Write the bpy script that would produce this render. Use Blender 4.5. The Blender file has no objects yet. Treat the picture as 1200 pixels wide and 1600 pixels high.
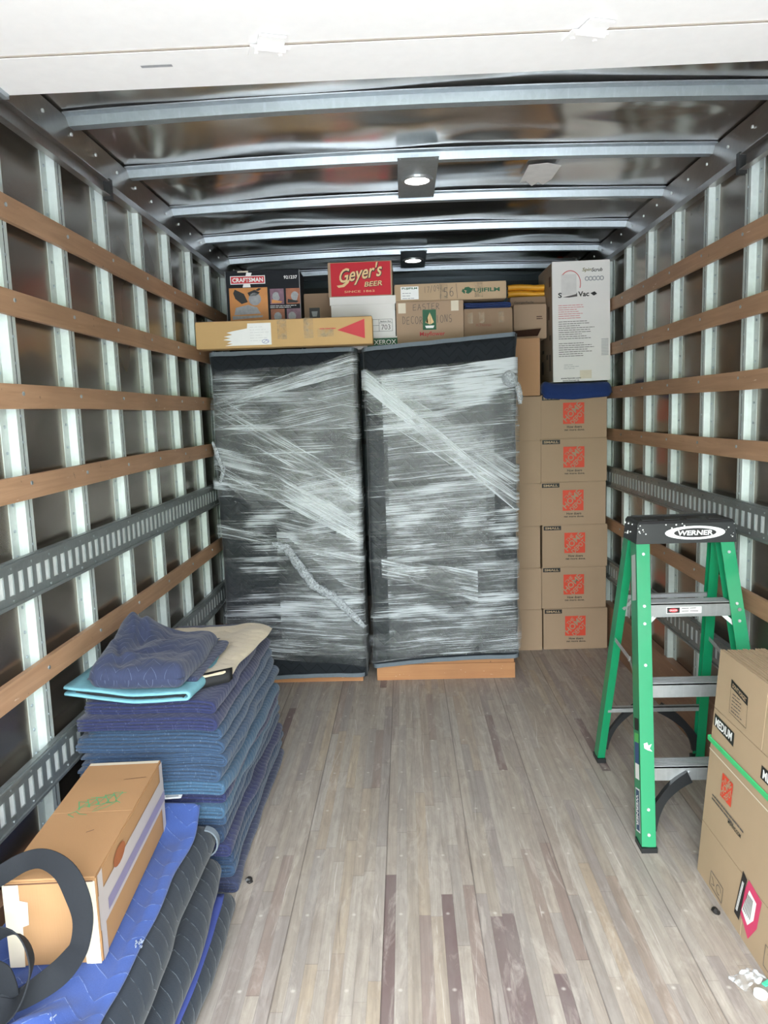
import bpy, bmesh, math, random
from mathutils import Vector, Matrix, noise
random.seed(7)
PI = math.pi
sc = bpy.context.scene
C = sc.collection

# ------------------------------------------------------------------ camera
YAW, PITCH, ROLL, FPX, CZ = -.0304, .1317, .0321, 1168.8, 1.5255
cy_, sy_, cp_, sp_ = math.cos(YAW), math.sin(YAW), math.cos(PITCH), math.sin(PITCH)
F = Vector((sy_*cp_, cy_*cp_, -sp_)); r0 = Vector((cy_, -sy_, 0)); d0 = F.cross(r0)
rr = math.cos(ROLL)*r0 + math.sin(ROLL)*d0; dd = -math.sin(ROLL)*r0 + math.cos(ROLL)*d0
cam = bpy.data.cameras.new('camera'); cam_o = bpy.data.objects.new('camera', cam); C.objects.link(cam_o)
M = Matrix((rr, -dd, -F)).transposed().to_4x4(); M.translation = Vector((0, 0, CZ))
cam_o.matrix_world = M
cam.sensor_fit = 'VERTICAL'; cam.sensor_height = 24; cam.lens = FPX/1600*24; cam.clip_start = .05
sc.camera = cam_o

# ------------------------------------------------------------------ colour management
sc.view_settings.view_transform = 'Standard'; sc.view_settings.look = 'None'
sc.view_settings.gamma = 1; sc.view_settings.use_curve_mapping = False
sc.view_settings.exposure = 1.55

# ------------------------------------------------------------------ world: hazy bright sky over a belt of green trees
w = bpy.data.worlds.new('world'); sc.world = w; w.use_nodes = True
nt = w.node_tree; N = nt.nodes; Lk = nt.links; N.clear()
out = N.new('ShaderNodeOutputWorld'); bg = N.new('ShaderNodeBackground'); bg.inputs[1].default_value = 7.0
tc = N.new('ShaderNodeTexCoord'); sx = N.new('ShaderNodeSeparateXYZ'); Lk.new(tc.outputs['Generated'], sx.inputs[0])
nz = N.new('ShaderNodeTexNoise'); nz.inputs['Scale'].default_value = 9; nz.inputs['Detail'].default_value = 5
Lk.new(tc.outputs['Generated'], nz.inputs[0])
ad = N.new('ShaderNodeMath'); ad.operation = 'MULTIPLY_ADD'; ad.inputs[1].default_value = .28
Lk.new(nz.outputs[0], ad.inputs[0]); Lk.new(sx.outputs[2], ad.inputs[2])
cr = N.new('ShaderNodeValToRGB'); Lk.new(ad.outputs[0], cr.inputs[0])
e = cr.color_ramp.elements; e[0].position = .10; e[0].color = (.30, .31, .27, 1); e[1].position = .50; e[1].color = (.86, .93, 1, 1)
for p_, c_ in ((.15, (.07, .13, .04)), (.27, (.13, .24, .07)), (.30, (.9, .95, .97))):
    q = e.new(p_); q.color = c_+(1,)
Lk.new(cr.outputs[0], bg.inputs[0]); Lk.new(bg.outputs[0], out.inputs[0])

# ------------------------------------------------------------------ sun (outside the truck, lights the pavement behind it)
sl = bpy.data.lights.new('sun', 'SUN'); sl.energy = 5.0; sl.angle = .03; sl.color = (1, .97, .94)
so = bpy.data.objects.new('sun', sl); C.objects.link(so); so.rotation_euler = (math.radians(12), math.radians(38), 0)
# portal only guides sampling of the sky through the open rear of the truck, gives no light itself
pl = bpy.data.lights.new('rear_opening_portal', 'AREA'); pl.shape = 'RECTANGLE'; pl.size = 2.45; pl.size_y = 2.6; pl.cycles.is_portal = True
po = bpy.data.objects.new('rear_opening_portal', pl); C.objects.link(po); po.location = (.085, -.48, 1.3); po.rotation_euler = (PI/2, 0, 0)

# ================================================================== materials
MATS = {}
class NB:
    """small node builder"""
    def __init__(s, name):
        s.m = bpy.data.materials.new(name); s.m.use_nodes = True; s.t = s.m.node_tree; s.t.nodes.clear()
        s.o = s.n('ShaderNodeOutputMaterial'); MATS[name] = s.m
    def n(s, t, **k):
        x = s.t.nodes.new(t)
        for a, b in k.items(): setattr(x, a, b)
        return x
    def put(s, inp, v):
        if isinstance(v, bpy.types.NodeSocket): s.t.links.new(v, inp)
        elif isinstance(v, (tuple, list)) and len(v) == 3 and inp.type == 'RGBA': inp.default_value = (*v, 1)
        else: inp.default_value = v
    def math(s, op, a, b=0.0, c=0.0):
        x = s.n('ShaderNodeMath', operation=op)
        for i, v in enumerate((a, b, c)): s.put(x.inputs[i], v)
        return x.outputs[0]
    def co(s, kind='Object', scale=None):
        o = s.n('ShaderNodeTexCoord').outputs[kind]
        if scale:
            mp = s.n('ShaderNodeMapping'); s.t.links.new(o, mp.inputs[0]); mp.inputs['Scale'].default_value = scale; o = mp.outputs[0]
        return o
    def noise(s, co, scale, detail=3, rough=.5, dist=0):
        x = s.n('ShaderNodeTexNoise'); s.put(x.inputs['Vector'], co); s.put(x.inputs['Scale'], scale)
        x.inputs['Detail'].default_value = detail; x.inputs['Roughness'].default_value = rough; x.inputs['Distortion'].default_value = dist
        return x.outputs[0]
    def ramp(s, f, stops):
        x = s.n('ShaderNodeValToRGB'); s.put(x.inputs[0], f); e = x.color_ramp.elements
        def c4(c): return (c, c, c, 1) if isinstance(c, (int, float)) else (*c, 1)
        e[0].position, e[0].color = stops[0][0], c4(stops[0][1]); e[1].position, e[1].color = stops[-1][0], c4(stops[-1][1])
        for p, c in stops[1:-1]: q = e.new(p); q.color = c4(c)
        return x.outputs[0]
    def mix(s, f, a, b):
        x = s.n('ShaderNodeMix', data_type='RGBA'); s.put(x.inputs[0], f); s.put(x.inputs[6], a); s.put(x.inputs[7], b); return x.outputs[2]
    def bump(s, h, st=.3, d=.01, nrm=None):
        x = s.n('ShaderNodeBump'); s.put(x.inputs['Height'], h); x.inputs['Strength'].default_value = st; x.inputs['Distance'].default_value = d
        if nrm: s.t.links.new(nrm, x.inputs['Normal'])
        return x.outputs[0]
    def bsdf(s, col, rough=.6, metal=0, nrm=None, **k):
        b = s.n('ShaderNodeBsdfPrincipled'); s.put(b.inputs['Base Color'], col); s.put(b.inputs['Roughness'], rough); s.put(b.inputs['Metallic'], metal)
        if nrm: s.t.links.new(nrm, b.inputs['Normal'])
        for a, v in k.items(): s.put(b.inputs[a.replace('_', ' ')], v)
        s.t.links.new(b.outputs[0], s.o.inputs[0]); return b
def hexc(h):
    r = []
    for i in (0, 2, 4):
        c = int(h[i:i+2], 16)/255; r.append(c/12.92 if c <= .04045 else ((c+.055)/1.055)**2.4)
    return tuple(r)
def plain(name, col, rough=.55, metal=0, var=.12, sc_=25, bump=.15):
    if isinstance(col, str): col = hexc(col)
    b = NB(name); co = b.co()
    n = b.noise(co, sc_, 4)
    c = b.mix(n, tuple(x*(1-var) for x in col), tuple(min(1, x*(1+var)) for x in col))
    b.bsdf(c, rough, metal, b.bump(n, bump, .002)); return b.m

def mat_card(name, col, soft=.06):
    col = hexc(col); b = NB(name); co = b.co()
    big = b.noise(co, 5, 3); fine = b.noise(b.co('Object', (1, 1, 60)), 12, 2); flute = b.noise(b.co('Object', (90, 90, 3)), 4, 1)
    c = b.mix(big, tuple(x*(1-soft*1.6) for x in col), tuple(x*(1+soft) for x in col))
    c = b.mix(b.math('MULTIPLY', fine, .16), c, tuple(x*.72 for x in col))
    b.bsdf(c, .78, 0, b.bump(flute, .12, .002), Specular_IOR_Level=.25); return b.m

def mat_wood(name, c1, c2, along='Y', rough=.55):
    c1, c2 = hexc(c1), hexc(c2); b = NB(name)
    s = {'X': (1.2, 22, 22), 'Y': (22, 1.2, 22), 'Z': (22, 22, 1.2)}[along]
    co = b.co('Object', s); g = b.noise(co, 1.6, 6, .6, 1.2); big = b.noise(b.co(), 2.2, 3)
    c = b.mix(b.ramp(g, [(.3, 0), (.7, 1)]), c1, c2)
    c = b.mix(b.ramp(big, [(.35, 0), (.75, .55)]), c, tuple(x*.62 for x in c1))
    spots = b.noise(b.co(), 38, 3); c = b.mix(b.ramp(spots, [(.70, 0), (.78, .8)]), c, tuple(x*.25 for x in c1))
    nick = b.noise(b.co('Object', (1, .25, 2.4)), 46, 2); c = b.mix(b.ramp(nick, [(.73, 0), (.76, .7)]), c, (.75, .62, .5))
    b.bsdf(c, rough, 0, b.bump(g, .15, .002)); return b.m

def mat_galv(name, col, rough=.42, metal=.55):
    col = hexc(col); b = NB(name); co = b.co()
    v = b.n('ShaderNodeTexVoronoi'); v.inputs['Scale'].default_value = 60; b.t.links.new(co, v.inputs[0])
    sp = b.math('MULTIPLY', v.outputs['Color'], 1.0)
    n = b.noise(co, 7, 4); st = b.noise(b.co('Object', (40, 40, 2)), 2, 4)
    c = b.mix(b.math('MULTIPLY', sp, .35), col, tuple(x*.7 for x in col)); c = b.mix(b.ramp(n, [(.4, 0), (.75, .4)]), c, tuple(x*.6 for x in col))
    c = b.mix(b.ramp(st, [(.55, 0), (.75, .35)]), c, tuple(min(1, x*1.25) for x in col))
    b.bsdf(c, rough, metal, b.bump(n, .1, .003)); return b.m

def mat_quilt(name, col, line, pitch=.055, amp=.035, per=.09, lw=.06, strength=.40, dash=True, rough=.9):
    """quilted moving blanket: zigzag stitching in UV metres"""
    col, line = hexc(col), hexc(line); b = NB(name); uv = b.co('UV')
    wob = b.noise(b.co('UV', (6, 6, 6)), 1.2, 2)
    sp = b.n('ShaderNodeSeparateXYZ'); b.t.links.new(uv, sp.inputs[0]); u, v = sp.outputs[0], sp.outputs[1]
    t = b.math('ABSOLUTE', b.math('SUBTRACT', b.math('FRACT', b.math('DIVIDE', u, per)), .5))
    vv = b.math('ADD', v, b.math('MULTIPLY', t, 2*amp)); vv = b.math('ADD', vv, b.math('MULTIPLY', wob, .02))
    fr = b.math('ABSOLUTE', b.math('SUBTRACT', b.math('FRACT', b.math('DIVIDE', vv, pitch)), .5))
    ln = b.ramp(fr, [(0, 1), (lw, .0)])
    hgt = b.ramp(fr, [(0, 0), (.12, .6), (.5, 1)])
    fz = b.noise(b.co('UV', (90, 90, 90)), 3, 4); patch = b.noise(b.co('UV', (5, 5, 5)), 1, 3)
    c = b.mix(fz, tuple(x*.85 for x in col), tuple(x*1.12 for x in col)); c = b.mix(b.ramp(patch, [(.35, 0), (.7, .4)]), c, tuple(x*.7 for x in col))
    if dash:
        dn = b.noise(b.co('UV', (55, 55, 55)), 1, 2); ln = b.math('MULTIPLY', ln, b.ramp(dn, [(.42, 0), (.55, 1)]))
    c = b.mix(b.math('MULTIPLY', ln, strength), c, line)
    h = b.math('ADD', hgt, b.math('MULTIPLY', fz, .35))
    b.bsdf(c, rough, 0, b.bump(h, .4, .004), Sheen_Weight=.15, Specular_IOR_Level=.15); return b.m

def mat_film(name, dens=.5, seed=0, fine=110, tone='DDE3EA'):
    """stretch film: clear sheet with milky stretched creases running along U"""
    b = NB(name)
    co = b.n('ShaderNodeMapping'); b.t.links.new(b.co('UV'), co.inputs[0]); co.inputs['Location'].default_value = (seed*3.1, seed*1.7, 0)
    def st(su, sv, sc_=1, d=3, r=.55, dist=0):
        m = b.n('ShaderNodeMapping'); b.t.links.new(co.outputs[0], m.inputs[0]); m.inputs['Scale'].default_value = (su, sv, 1); return b.noise(m.outputs[0], sc_, d, r, dist)
    s1 = st(2.2, fine, 1, 4, .6, .6); s2 = st(5, fine*2.3, 1, 3, .6, .3); s3 = st(1.2, 24, 1, 3, .5, .4); patch = st(2.2, 4.5, 1, 3, .5, .5)
    a = b.math('ADD', b.math('MULTIPLY', s1, .45), b.math('MULTIPLY', s2, .25)); a = b.math('ADD', a, b.math('MULTIPLY', s3, .30))
    a = b.math('ADD', a, b.math('MULTIPLY', b.math('SUBTRACT', patch, .5), .5))
    cut = .58 - dens*.18
    f = b.ramp(a, [(cut+.005, .015), (cut+.065, .20), (cut+.125, .74)])
    h = b.math('ADD', b.math('MULTIPLY', s1, .8), b.math('MULTIPLY', s2, .5))
    nrm = b.bump(h, .7, .003)
    gl = b.n('ShaderNodeBsdfPrincipled'); b.put(gl.inputs['Base Color'], hexc(tone)); gl.inputs['Roughness'].default_value = .28; b.t.links.new(nrm, gl.inputs['Normal']); gl.inputs['Specular IOR Level'].default_value = .8
    tr = b.n('ShaderNodeBsdfTransparent')
    clear = b.n('ShaderNodeMixShader'); g2 = b.n('ShaderNodeBsdfGlossy'); g2.inputs['Roughness'].default_value = .12; b.t.links.new(nrm, g2.inputs['Normal'])
    clear.inputs[0].default_value = .022; b.t.links.new(tr.outputs[0], clear.inputs[1]); b.t.links.new(g2.outputs[0], clear.inputs[2])
    mx = b.n('ShaderNodeMixShader'); b.put(mx.inputs[0], f); b.t.links.new(clear.outputs[0], mx.inputs[1]); b.t.links.new(gl.outputs[0], mx.inputs[2])
    b.t.links.new(mx.outputs[0], b.o.inputs[0]); return b.m

def mat_floor():
    b = NB('worn_laminated_oak'); co = b.co('Object'); sp = b.n('ShaderNodeSeparateXYZ'); b.t.links.new(co, sp.inputs[0]); x, y = sp.outputs[0], sp.outputs[1]
    W = .036
    cx = b.math('DIVIDE', b.math('ADD', x, 5.0), W); col = b.math('FLOOR', cx)
    def wn(a, k=1.0, off=0.0):
        q = b.n('ShaderNodeTexWhiteNoise', noise_dimensions='2D'); cmb = b.n('ShaderNodeCombineXYZ'); b.put(cmb.inputs[0], a); b.put(cmb.inputs[1], k); b.t.links.new(cmb.outputs[0], q.inputs['Vector']); return q.outputs['Value']
    r1 = wn(col, 3.3); ln = b.math('MULTIPLY_ADD', wn(col, 8.1), .55, .45)
    cyv = b.math('ADD', b.math('DIVIDE', b.math('ADD', y, 20.0), ln), b.math('MULTIPLY', r1, 9.0)); row = b.math('FLOOR', cyv)
    cell = wn(b.math('ADD', b.math('MULTIPLY', col, 7.13), 0.37), row)
    base = b.ramp(cell, [(0, hexc('ABA094')), (.22, hexc('A3988A')), (.42, hexc('B3AA9E')), (.6, hexc('9C948C')), (.78, hexc('968C86')), (.88, hexc('B3A38C')), (.935, hexc('8C7B75')), (.965, hexc('6F5C5A')), (1, hexc('665355'))])
    base = b.mix(0.0, base, base)
    g = b.noise(b.co('Object', (34, 1.5, 1)), 1.5, 6, .65, .8); c = b.mix(b.ramp(g, [(.38, 0), (.72, .55)]), base, hexc('6A5F58'))
    mid = b.noise(b.co('Object', (14, 5, 1)), 2.2, 8, .75, .6); c = b.mix(b.ramp(mid, [(.45, 0), (.68, .38)]), c, hexc('776C64'))
    bl = b.noise(b.co('Object', (3, 1.0, 1)), 1.6, 5, .6); c = b.mix(b.ramp(bl, [(.42, 0), (.72, .4)]), c, hexc('99938C'))
    wr = b.noise(b.co('Object', (6, 1.2, 1)), 2.4, 6, .7, 1.5); c = b.mix(b.ramp(wr, [(.52, 0), (.68, .45)]), c, hexc('C4BBB0'))
    st = b.noise(b.co('Object', (9, 2.4, 1)), 3.1, 6, .75, 2.5); c = b.mix(b.ramp(st, [(.64, 0), (.76, .4)]), c, hexc('6C605A'))
    # joints
    fx = b.math('ABSOLUTE', b.math('SUBTRACT', b.math('FRACT', cx), .5)); jx = b.ramp(fx, [(.47, 0), (.5, .3)])
    px = b.math('FRACT', b.math('DIVIDE', b.math('ADD', x, 5.0), .036*8)); big = b.ramp(px, [(.0, 1), (.018, 0)])
    fy = b.math('MULTIPLY', b.math('FRACT', cyv), ln); jy = b.ramp(fy, [(.0, .5), (.004, 0)])
    j = b.math('MAXIMUM', b.math('MAXIMUM', jx, jy), big); c = b.mix(b.math('MULTIPLY', j, .75), c, hexc('453A36'))
    # long dark scrapes and pale scratches
    for k, (ang, scl, cc, lo, am) in enumerate(((12, 1.1, '4A3F3B', .007, .6), (-24, .8, '554A45', .006, .5), (38, 1.3, 'D8D2CA', .005, .5), (-9, 1.0, 'DAD4CC', .005, .6), (-55, 1.5, '5A4E48', .005, .4))):
        mp = b.n('ShaderNodeMapping'); b.t.links.new(co, mp.inputs[0]); mp.inputs['Rotation'].default_value = (0, 0, math.radians(ang)); mp.inputs['Scale'].default_value = (scl*3.2, scl*.35, 1); mp.inputs['Location'].default_value = (k*3.7, k*1.3, 0)
        sx2 = b.n('ShaderNodeSeparateXYZ'); b.t.links.new(mp.outputs[0], sx2.inputs[0]); wv = b.noise(co, 1.7, 2)
        d = b.math('ABSOLUTE', b.math('SUBTRACT', b.math('FRACT', b.math('MULTIPLY_ADD', wv, .22, sx2.outputs[0])), .5)); br = b.noise(b.co('Object'), 2.3+k, 3)
        m_ = b.math('MULTIPLY', b.ramp(d, [(0, am), (lo, 0)]), b.ramp(br, [(.54, 0), (.60, 1)])); c = b.mix(m_, c, hexc(cc))
    # screw rows every .305 m
    vx = b.math('SUBTRACT', b.math('FRACT', b.math('DIVIDE', b.math('ADD', x, 5.02), .144)), .5); vy = b.math('SUBTRACT', b.math('FRACT', b.math('DIVIDE', b.math('ADD', y, 20.), .305)), .5)
    dd_ = b.math('SQRT', b.math('ADD', b.math('POWER', b.math('MULTIPLY', vx, .144), 2.0), b.math('POWER', b.math('MULTIPLY', vy, .305), 2.0)))
    c = b.mix(b.ramp(dd_, [(.003, .7), (.005, 0)]), c, hexc('CFC8BE'))
    rough = b.ramp(wr, [(.3, .42), (.7, .6)])
    b.bsdf(c, rough, 0, b.bump(b.math('ADD', b.math('MULTIPLY', j, -1.0), b.math('MULTIPLY', g, .3)), .4, .003)); return b.m

def mat_roof():
    b = NB('roof_aluminium'); co = b.co('Object')
    w1 = b.noise(b.co('Object', (.8, 1.6, 1)), 1.3, 1, .3, .6); w2 = b.noise(b.co('Object', (1.6, 2.6, 1)), 1.6, 1, .3, .3)
    c = b.mix(b.noise(co, 1.5, 1), hexc('BCB7B2'), hexc('CFCBC6'))
    h = b.math('ADD', w1, b.math('MULTIPLY', w2, .16))
    b.bsdf(c, b.ramp(b.noise(co, 1.7, 1), [(.3, .12), (.7, .26)]), .95, b.bump(h, .75, .07)); return b.m
def mat_panel():
    b = NB('glossy_wall_panel'); co = b.co('Object')
    w1 = b.noise(b.co('Object', (1, 1.2, 2.2)), 1.6, 2)
    c = b.mix(b.noise(co, 2.5, 2), hexc('7C7268'), hexc('90867B'))
    b.bsdf(c, b.ramp(b.noise(co, 2, 1), [(.3, .18), (.7, .28)]), .85, b.bump(w1, .35, .03)); return b.m
def mat_gloss(name, col, rough=.4, **k):
    b = NB(name); n = b.noise(b.co(), 30, 3); c = hexc(col)
    b.bsdf(b.mix(n, tuple(x*.92 for x in c), c), rough, 0, None, **k); return b.m
def mat_emit(name, col, s):
    b = NB(name); e = b.n('ShaderNodeEmission'); b.put(e.inputs[0], col); e.inputs[1].default_value = s; b.t.links.new(e.outputs[0], b.o.inputs[0]); return b.m

floor_m = mat_floor(); roof_m = mat_roof(); panel_m = mat_panel()
galv = mat_galv('galvanised_steel', 'C9D2CF', .5, .25)
bow_m = mat_galv('galvanised_bow', 'B4BEC4', .38, .7)
rail_m = mat_galv('brushed_rail', '9C9692', .3, .85)
track_m = mat_galv('dark_track_steel', '8C9292', .42, .6)
glint_pale_steel = mat_galv('slot_glint_pale_steel', 'E3E8E8', .5, .2)  # pale steel; inside the track slots it paints light caught on their lips
dark_steel = plain('dark_steel', '2A2F33', .45, .4)
rear_m = plain('dark_rear_panel', '3B454A', .35, .5)
slat_m = mat_wood('varnished_slat', 'A07B5E', 'B89272')
kick_m = mat_wood('plywood_kickboard', '8A6650', 'A07C62')
door_m = mat_gloss('white_door', 'F2F1EF', .45)
white_m = mat_gloss('white_print', 'F0F0EE', .5)
black_m = mat_gloss('black_print', '1C1A1A', .5)
darkgrey_m = mat_gloss('grey_print', '55504E', .6)
brownink = mat_gloss('brown_ink', '5A3B2A', .6)
redink = mat_gloss('red_print', 'C8303A', .55)
orange_logo = mat_gloss('orange_red_print', 'D9482F', .6)
green_print = mat_gloss('dark_green_print', '1F5C3E', .6)
kraft = mat_card('kraft_cardboard', 'AC927A')
kraft_lt = mat_card('light_kraft_cardboard', 'B89F82')
kraft_or = mat_card('orange_kraft_cardboard', 'A9825C')
kraft_side = mat_card('warm_kraft_cardboard', 'B78D6A')
kraft_yel = mat_card('yellow_kraft_cardboard', 'CBA774')
kraft_dk = mat_card('dull_kraft_cardboard', '957C66')
kraft_bun = mat_card('moving_box_cardboard', 'AD967A')
b = NB('clear_tape'); tr = b.n('ShaderNodeBsdfTransparent'); gl = b.n('ShaderNodeBsdfPrincipled'); b.put(gl.inputs['Base Color'], hexc('BCA88C')); gl.inputs['Roughness'].default_value = .15
mx = b.n('ShaderNodeMixShader'); b.put(mx.inputs[0], b.ramp(b.noise(b.co(), 30, 3), [(.4, .15), (.65, .55)])); b.t.links.new(tr.outputs[0], mx.inputs[1]); b.t.links.new(gl.outputs[0], mx.inputs[2]); b.t.links.new(mx.outputs[0], b.o.inputs[0]); tape_m = b.m
tape_w = mat_gloss('masking_tape', 'D8CDB8', .5)
white_card = mat_card('white_cardboard', 'E4E1DD', .03)
red_card = mat_card('red_printed_cardboard', 'C4353F', .08)
tan_ink = mat_gloss('tan_print', 'E0C08C', .55)
black_card = mat_card('black_printed_cardboard', '23252A')
photo_or = plain('orange_picture_print', 'C98648', .4, 0, .3, 12)
photo_br = plain('brown_picture_print', '9A5C40', .4, 0, .5, 30)
photo_pu = plain('violet_picture_print', '7D5B6C', .4, 0, .5, 40)
grey_pic = plain('grey_picture_print', '9A9B9E', .4, 0, .3, 60)
yellow_m = plain('yellow_rubber', 'E2A22C', .45)
green_fg = mat_gloss('green_fibreglass', '12895A', .38, Coat_Weight=.15)
alu_m = mat_galv('ladder_aluminium', 'B9BBBC', .35, .6)
cap_m = plain('black_plastic', '1D1E20', .45)
speck_m = mat_gloss('paint_splash', 'D8D8D6', .6)
strap_m = plain('black_webbing', '0E1219', .85, 0, .2, 150)
green_strap = plain('green_strap', '3FBF74', .4)
q_black = mat_quilt('black_quilt', '24282D', '0D0F12', .05, .05, .1, .12, .5, False)
q_black2 = mat_quilt('charcoal_quilt', '2A3038', '8E979E', .06, .08, .15, .022, .6)
q_blue = mat_quilt('royal_blue_quilt', '3F5593', '9FB4E0', .06, .07, .14, .022, .5)
q_navy = mat_quilt('navy_quilt', '363C55', '8C98B8', .032, .04, .07, .030, .45)
q_indigo = mat_quilt('indigo_quilt', '2D3255', '7E83A8', .03, .03, .05, .035, .38)
q_steel = mat_quilt('steel_blue_quilt', '374B65', '8CA1B8', .03, .03, .05, .035, .38)
q_dsteel = mat_quilt('deep_blue_quilt', '2E3F59', '7E92AA', .03, .03, .05, .035, .38)
q_sky = mat_quilt('sky_blue_quilt', '3F5B75', '94AABD', .03, .03, .05, .035, .38)
q_cream = mat_quilt('cream_quilt', 'CDBFA6', 'A8977C', .05, .04, .09, .05, .6)
q_vac = mat_quilt('plain_blue_blanket', '26396C', '1E3168', .08, .05, .12, .05, .3, False)
teal_m = plain('teal_felt', '6C9FAC', .9, 0, .18, 60, .4)
grey_bind = plain('grey_binding', '6A737C', .8, 0, .15, 60)
black_bind = plain('black_binding', '1B1B1D', .8)
cab_wood = mat_wood('cabinet_wood', 'B07850', 'BF8A5C', 'X', .4)
film_a = mat_film('stretch_film_light', .42, 0, 190); film_b = mat_film('stretch_film_medium', .40, 3, 230)
film_c = mat_film('stretch_film_dense', .80, 6, 150); film_d = mat_film('stretch_film_stretched', .55, 9, 110)
b = NB('bunched_film'); tr = b.n('ShaderNodeBsdfTransparent'); gl = b.n('ShaderNodeBsdfPrincipled'); b.put(gl.inputs['Base Color'], hexc('CDD3DA')); gl.inputs['Roughness'].default_value = .22
fn = b.noise(b.co('Object', (30, 30, 30)), 3, 4, .6, 1); b.t.links.new(b.bump(fn, .8, .006), gl.inputs['Normal'])
mx = b.n('ShaderNodeMixShader'); b.put(mx.inputs[0], b.ramp(fn, [(.38, .1), (.62, .8)])); b.t.links.new(tr.outputs[0], mx.inputs[1]); b.t.links.new(gl.outputs[0], mx.inputs[2]); b.t.links.new(mx.outputs[0], b.o.inputs[0]); film_rope = b.m
ground_m = plain('concrete_ground', 'AEB0B2', .9, 0, .1, 3)
shellm = plain('white_truck_body', 'E6E6E6', .5)

# ================================================================== mesh helpers
def finish(name, bm, mat, parent=None, smooth=False, loc=None, kind=None, bevel=0):
    if bevel:
        bmesh.ops.bevel(bm, geom=[e for e in bm.edges if len(e.link_faces) == 2 and e.calc_face_angle(0) > .5], offset=bevel, segments=2, affect='EDGES', clamp_overlap=True)
    bmesh.ops.recalc_face_normals(bm, faces=bm.faces)
    me = bpy.data.meshes.new(name); bm.to_mesh(me); bm.free()
    for m in (mat if isinstance(mat, (list, tuple)) else [mat]): me.materials.append(m)
    if smooth:
        for p in me.polygons: p.use_smooth = True
        if smooth == 'auto':
            try: me.set_sharp_from_angle(angle=.7)
            except Exception: pass
    o = bpy.data.objects.new(name, me); C.objects.link(o)
    if parent: o.parent = parent
    if loc: o.location = loc
    if kind: o['kind'] = kind
    return o
def box(bm, x0, x1, y0, y1, z0, z1, mi=0, M=None):
    vs = [bm.verts.new(Vector(c) if M is None else M @ Vector(c)) for c in ((x0,y0,z0),(x1,y0,z0),(x1,y1,z0),(x0,y1,z0),(x0,y0,z1),(x1,y0,z1),(x1,y1,z1),(x0,y1,z1))]
    for f in ((0,3,2,1),(4,5,6,7),(0,1,5,4),(1,2,6,5),(2,3,7,6),(3,0,4,7)):
        q = bm.faces.new([vs[i] for i in f]); q.material_index = mi
    return vs
def B(*a, **k):
    bm = bmesh.new(); box(bm, *a, **k); return bm
def beam(bm, a, b_, wx, wy, up=Vector((0, 0, 1)), mi=0):
    """rectangular bar from a to b; wx along 'side', wy along up-ish"""
    a, b_ = Vector(a), Vector(b_); d = (b_-a).normalized(); s = d.cross(up).normalized(); u = s.cross(d)
    vs = []
    for p in (a, b_):
        for i, j in ((-1,-1),(1,-1),(1,1),(-1,1)): vs.append(bm.verts.new(p+s*wx*i/2+u*wy*j/2))
    for f in ((0,1,2,3),(7,6,5,4),(0,4,5,1),(1,5,6,2),(2,6,7,3),(3,7,4,0)):
        q = bm.faces.new([vs[i] for i in f]); q.material_index = mi
def cyl(bm, a, b_, r, n=12, r2=None, mi=0):
    a, b_ = Vector(a), Vector(b_); d = (b_-a).normalized(); up = Vector((0,0,1)) if abs(d.z) < .9 else Vector((1,0,0)); s = d.cross(up).normalized(); u = s.cross(d)
    R_ = [[bm.verts.new(p+(s*math.cos(2*PI*k/n)+u*math.sin(2*PI*k/n))*q) for k in range(n)] for p, q in ((a, r), (b_, r if r2 is None else r2))]
    for k in range(n):
        f = bm.faces.new((R_[0][k], R_[0][(k+1)%n], R_[1][(k+1)%n], R_[1][k])); f.material_index = mi
    for L_ in R_: f = bm.faces.new(L_); f.material_index = mi
def extr(bm, prof, axis_pts, close=True, mi=0):
    """loft list of rings (each list of Vector)"""
    rings = [[bm.verts.new(p) for p in ring] for ring in axis_pts]
    n = len(rings[0])
    for a, b_ in zip(rings, rings[1:]):
        for k in range(n if close else n-1):
            f = bm.faces.new((a[k], a[(k+1)%n], b_[(k+1)%n], b_[k])); f.material_index = mi
    return rings
def empty(name, loc, rz=0, label=None, cat=None, group=None):
    o = bpy.data.objects.new(name, None); C.objects.link(o); o.location = loc; o.rotation_euler = (0, 0, rz); o.empty_display_size = .05
    if label: tag(o, label, cat, group)
    return o
def tag(o, label, cat, group=None, kind=None):
    o['label'] = label; o['category'] = cat
    if group: o['group'] = group
    if kind: o['kind'] = kind
    return o
def dup(root, loc, rz=0, label=None, group=None):
    r = root.copy(); C.objects.link(r); r.location = loc; r.rotation_euler = (root.rotation_euler[0], root.rotation_euler[1], rz)
    if label: r['label'] = label
    if group: r['group'] = group
    for ch in list(root.children):
        c = ch.copy(); C.objects.link(c); c.parent = r
        for g in ch.children:
            d = g.copy(); C.objects.link(d); d.parent = c
    return r
X, Y, Z = Vector((1,0,0)), Vector((0,1,0)), Vector((0,0,1))
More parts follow.
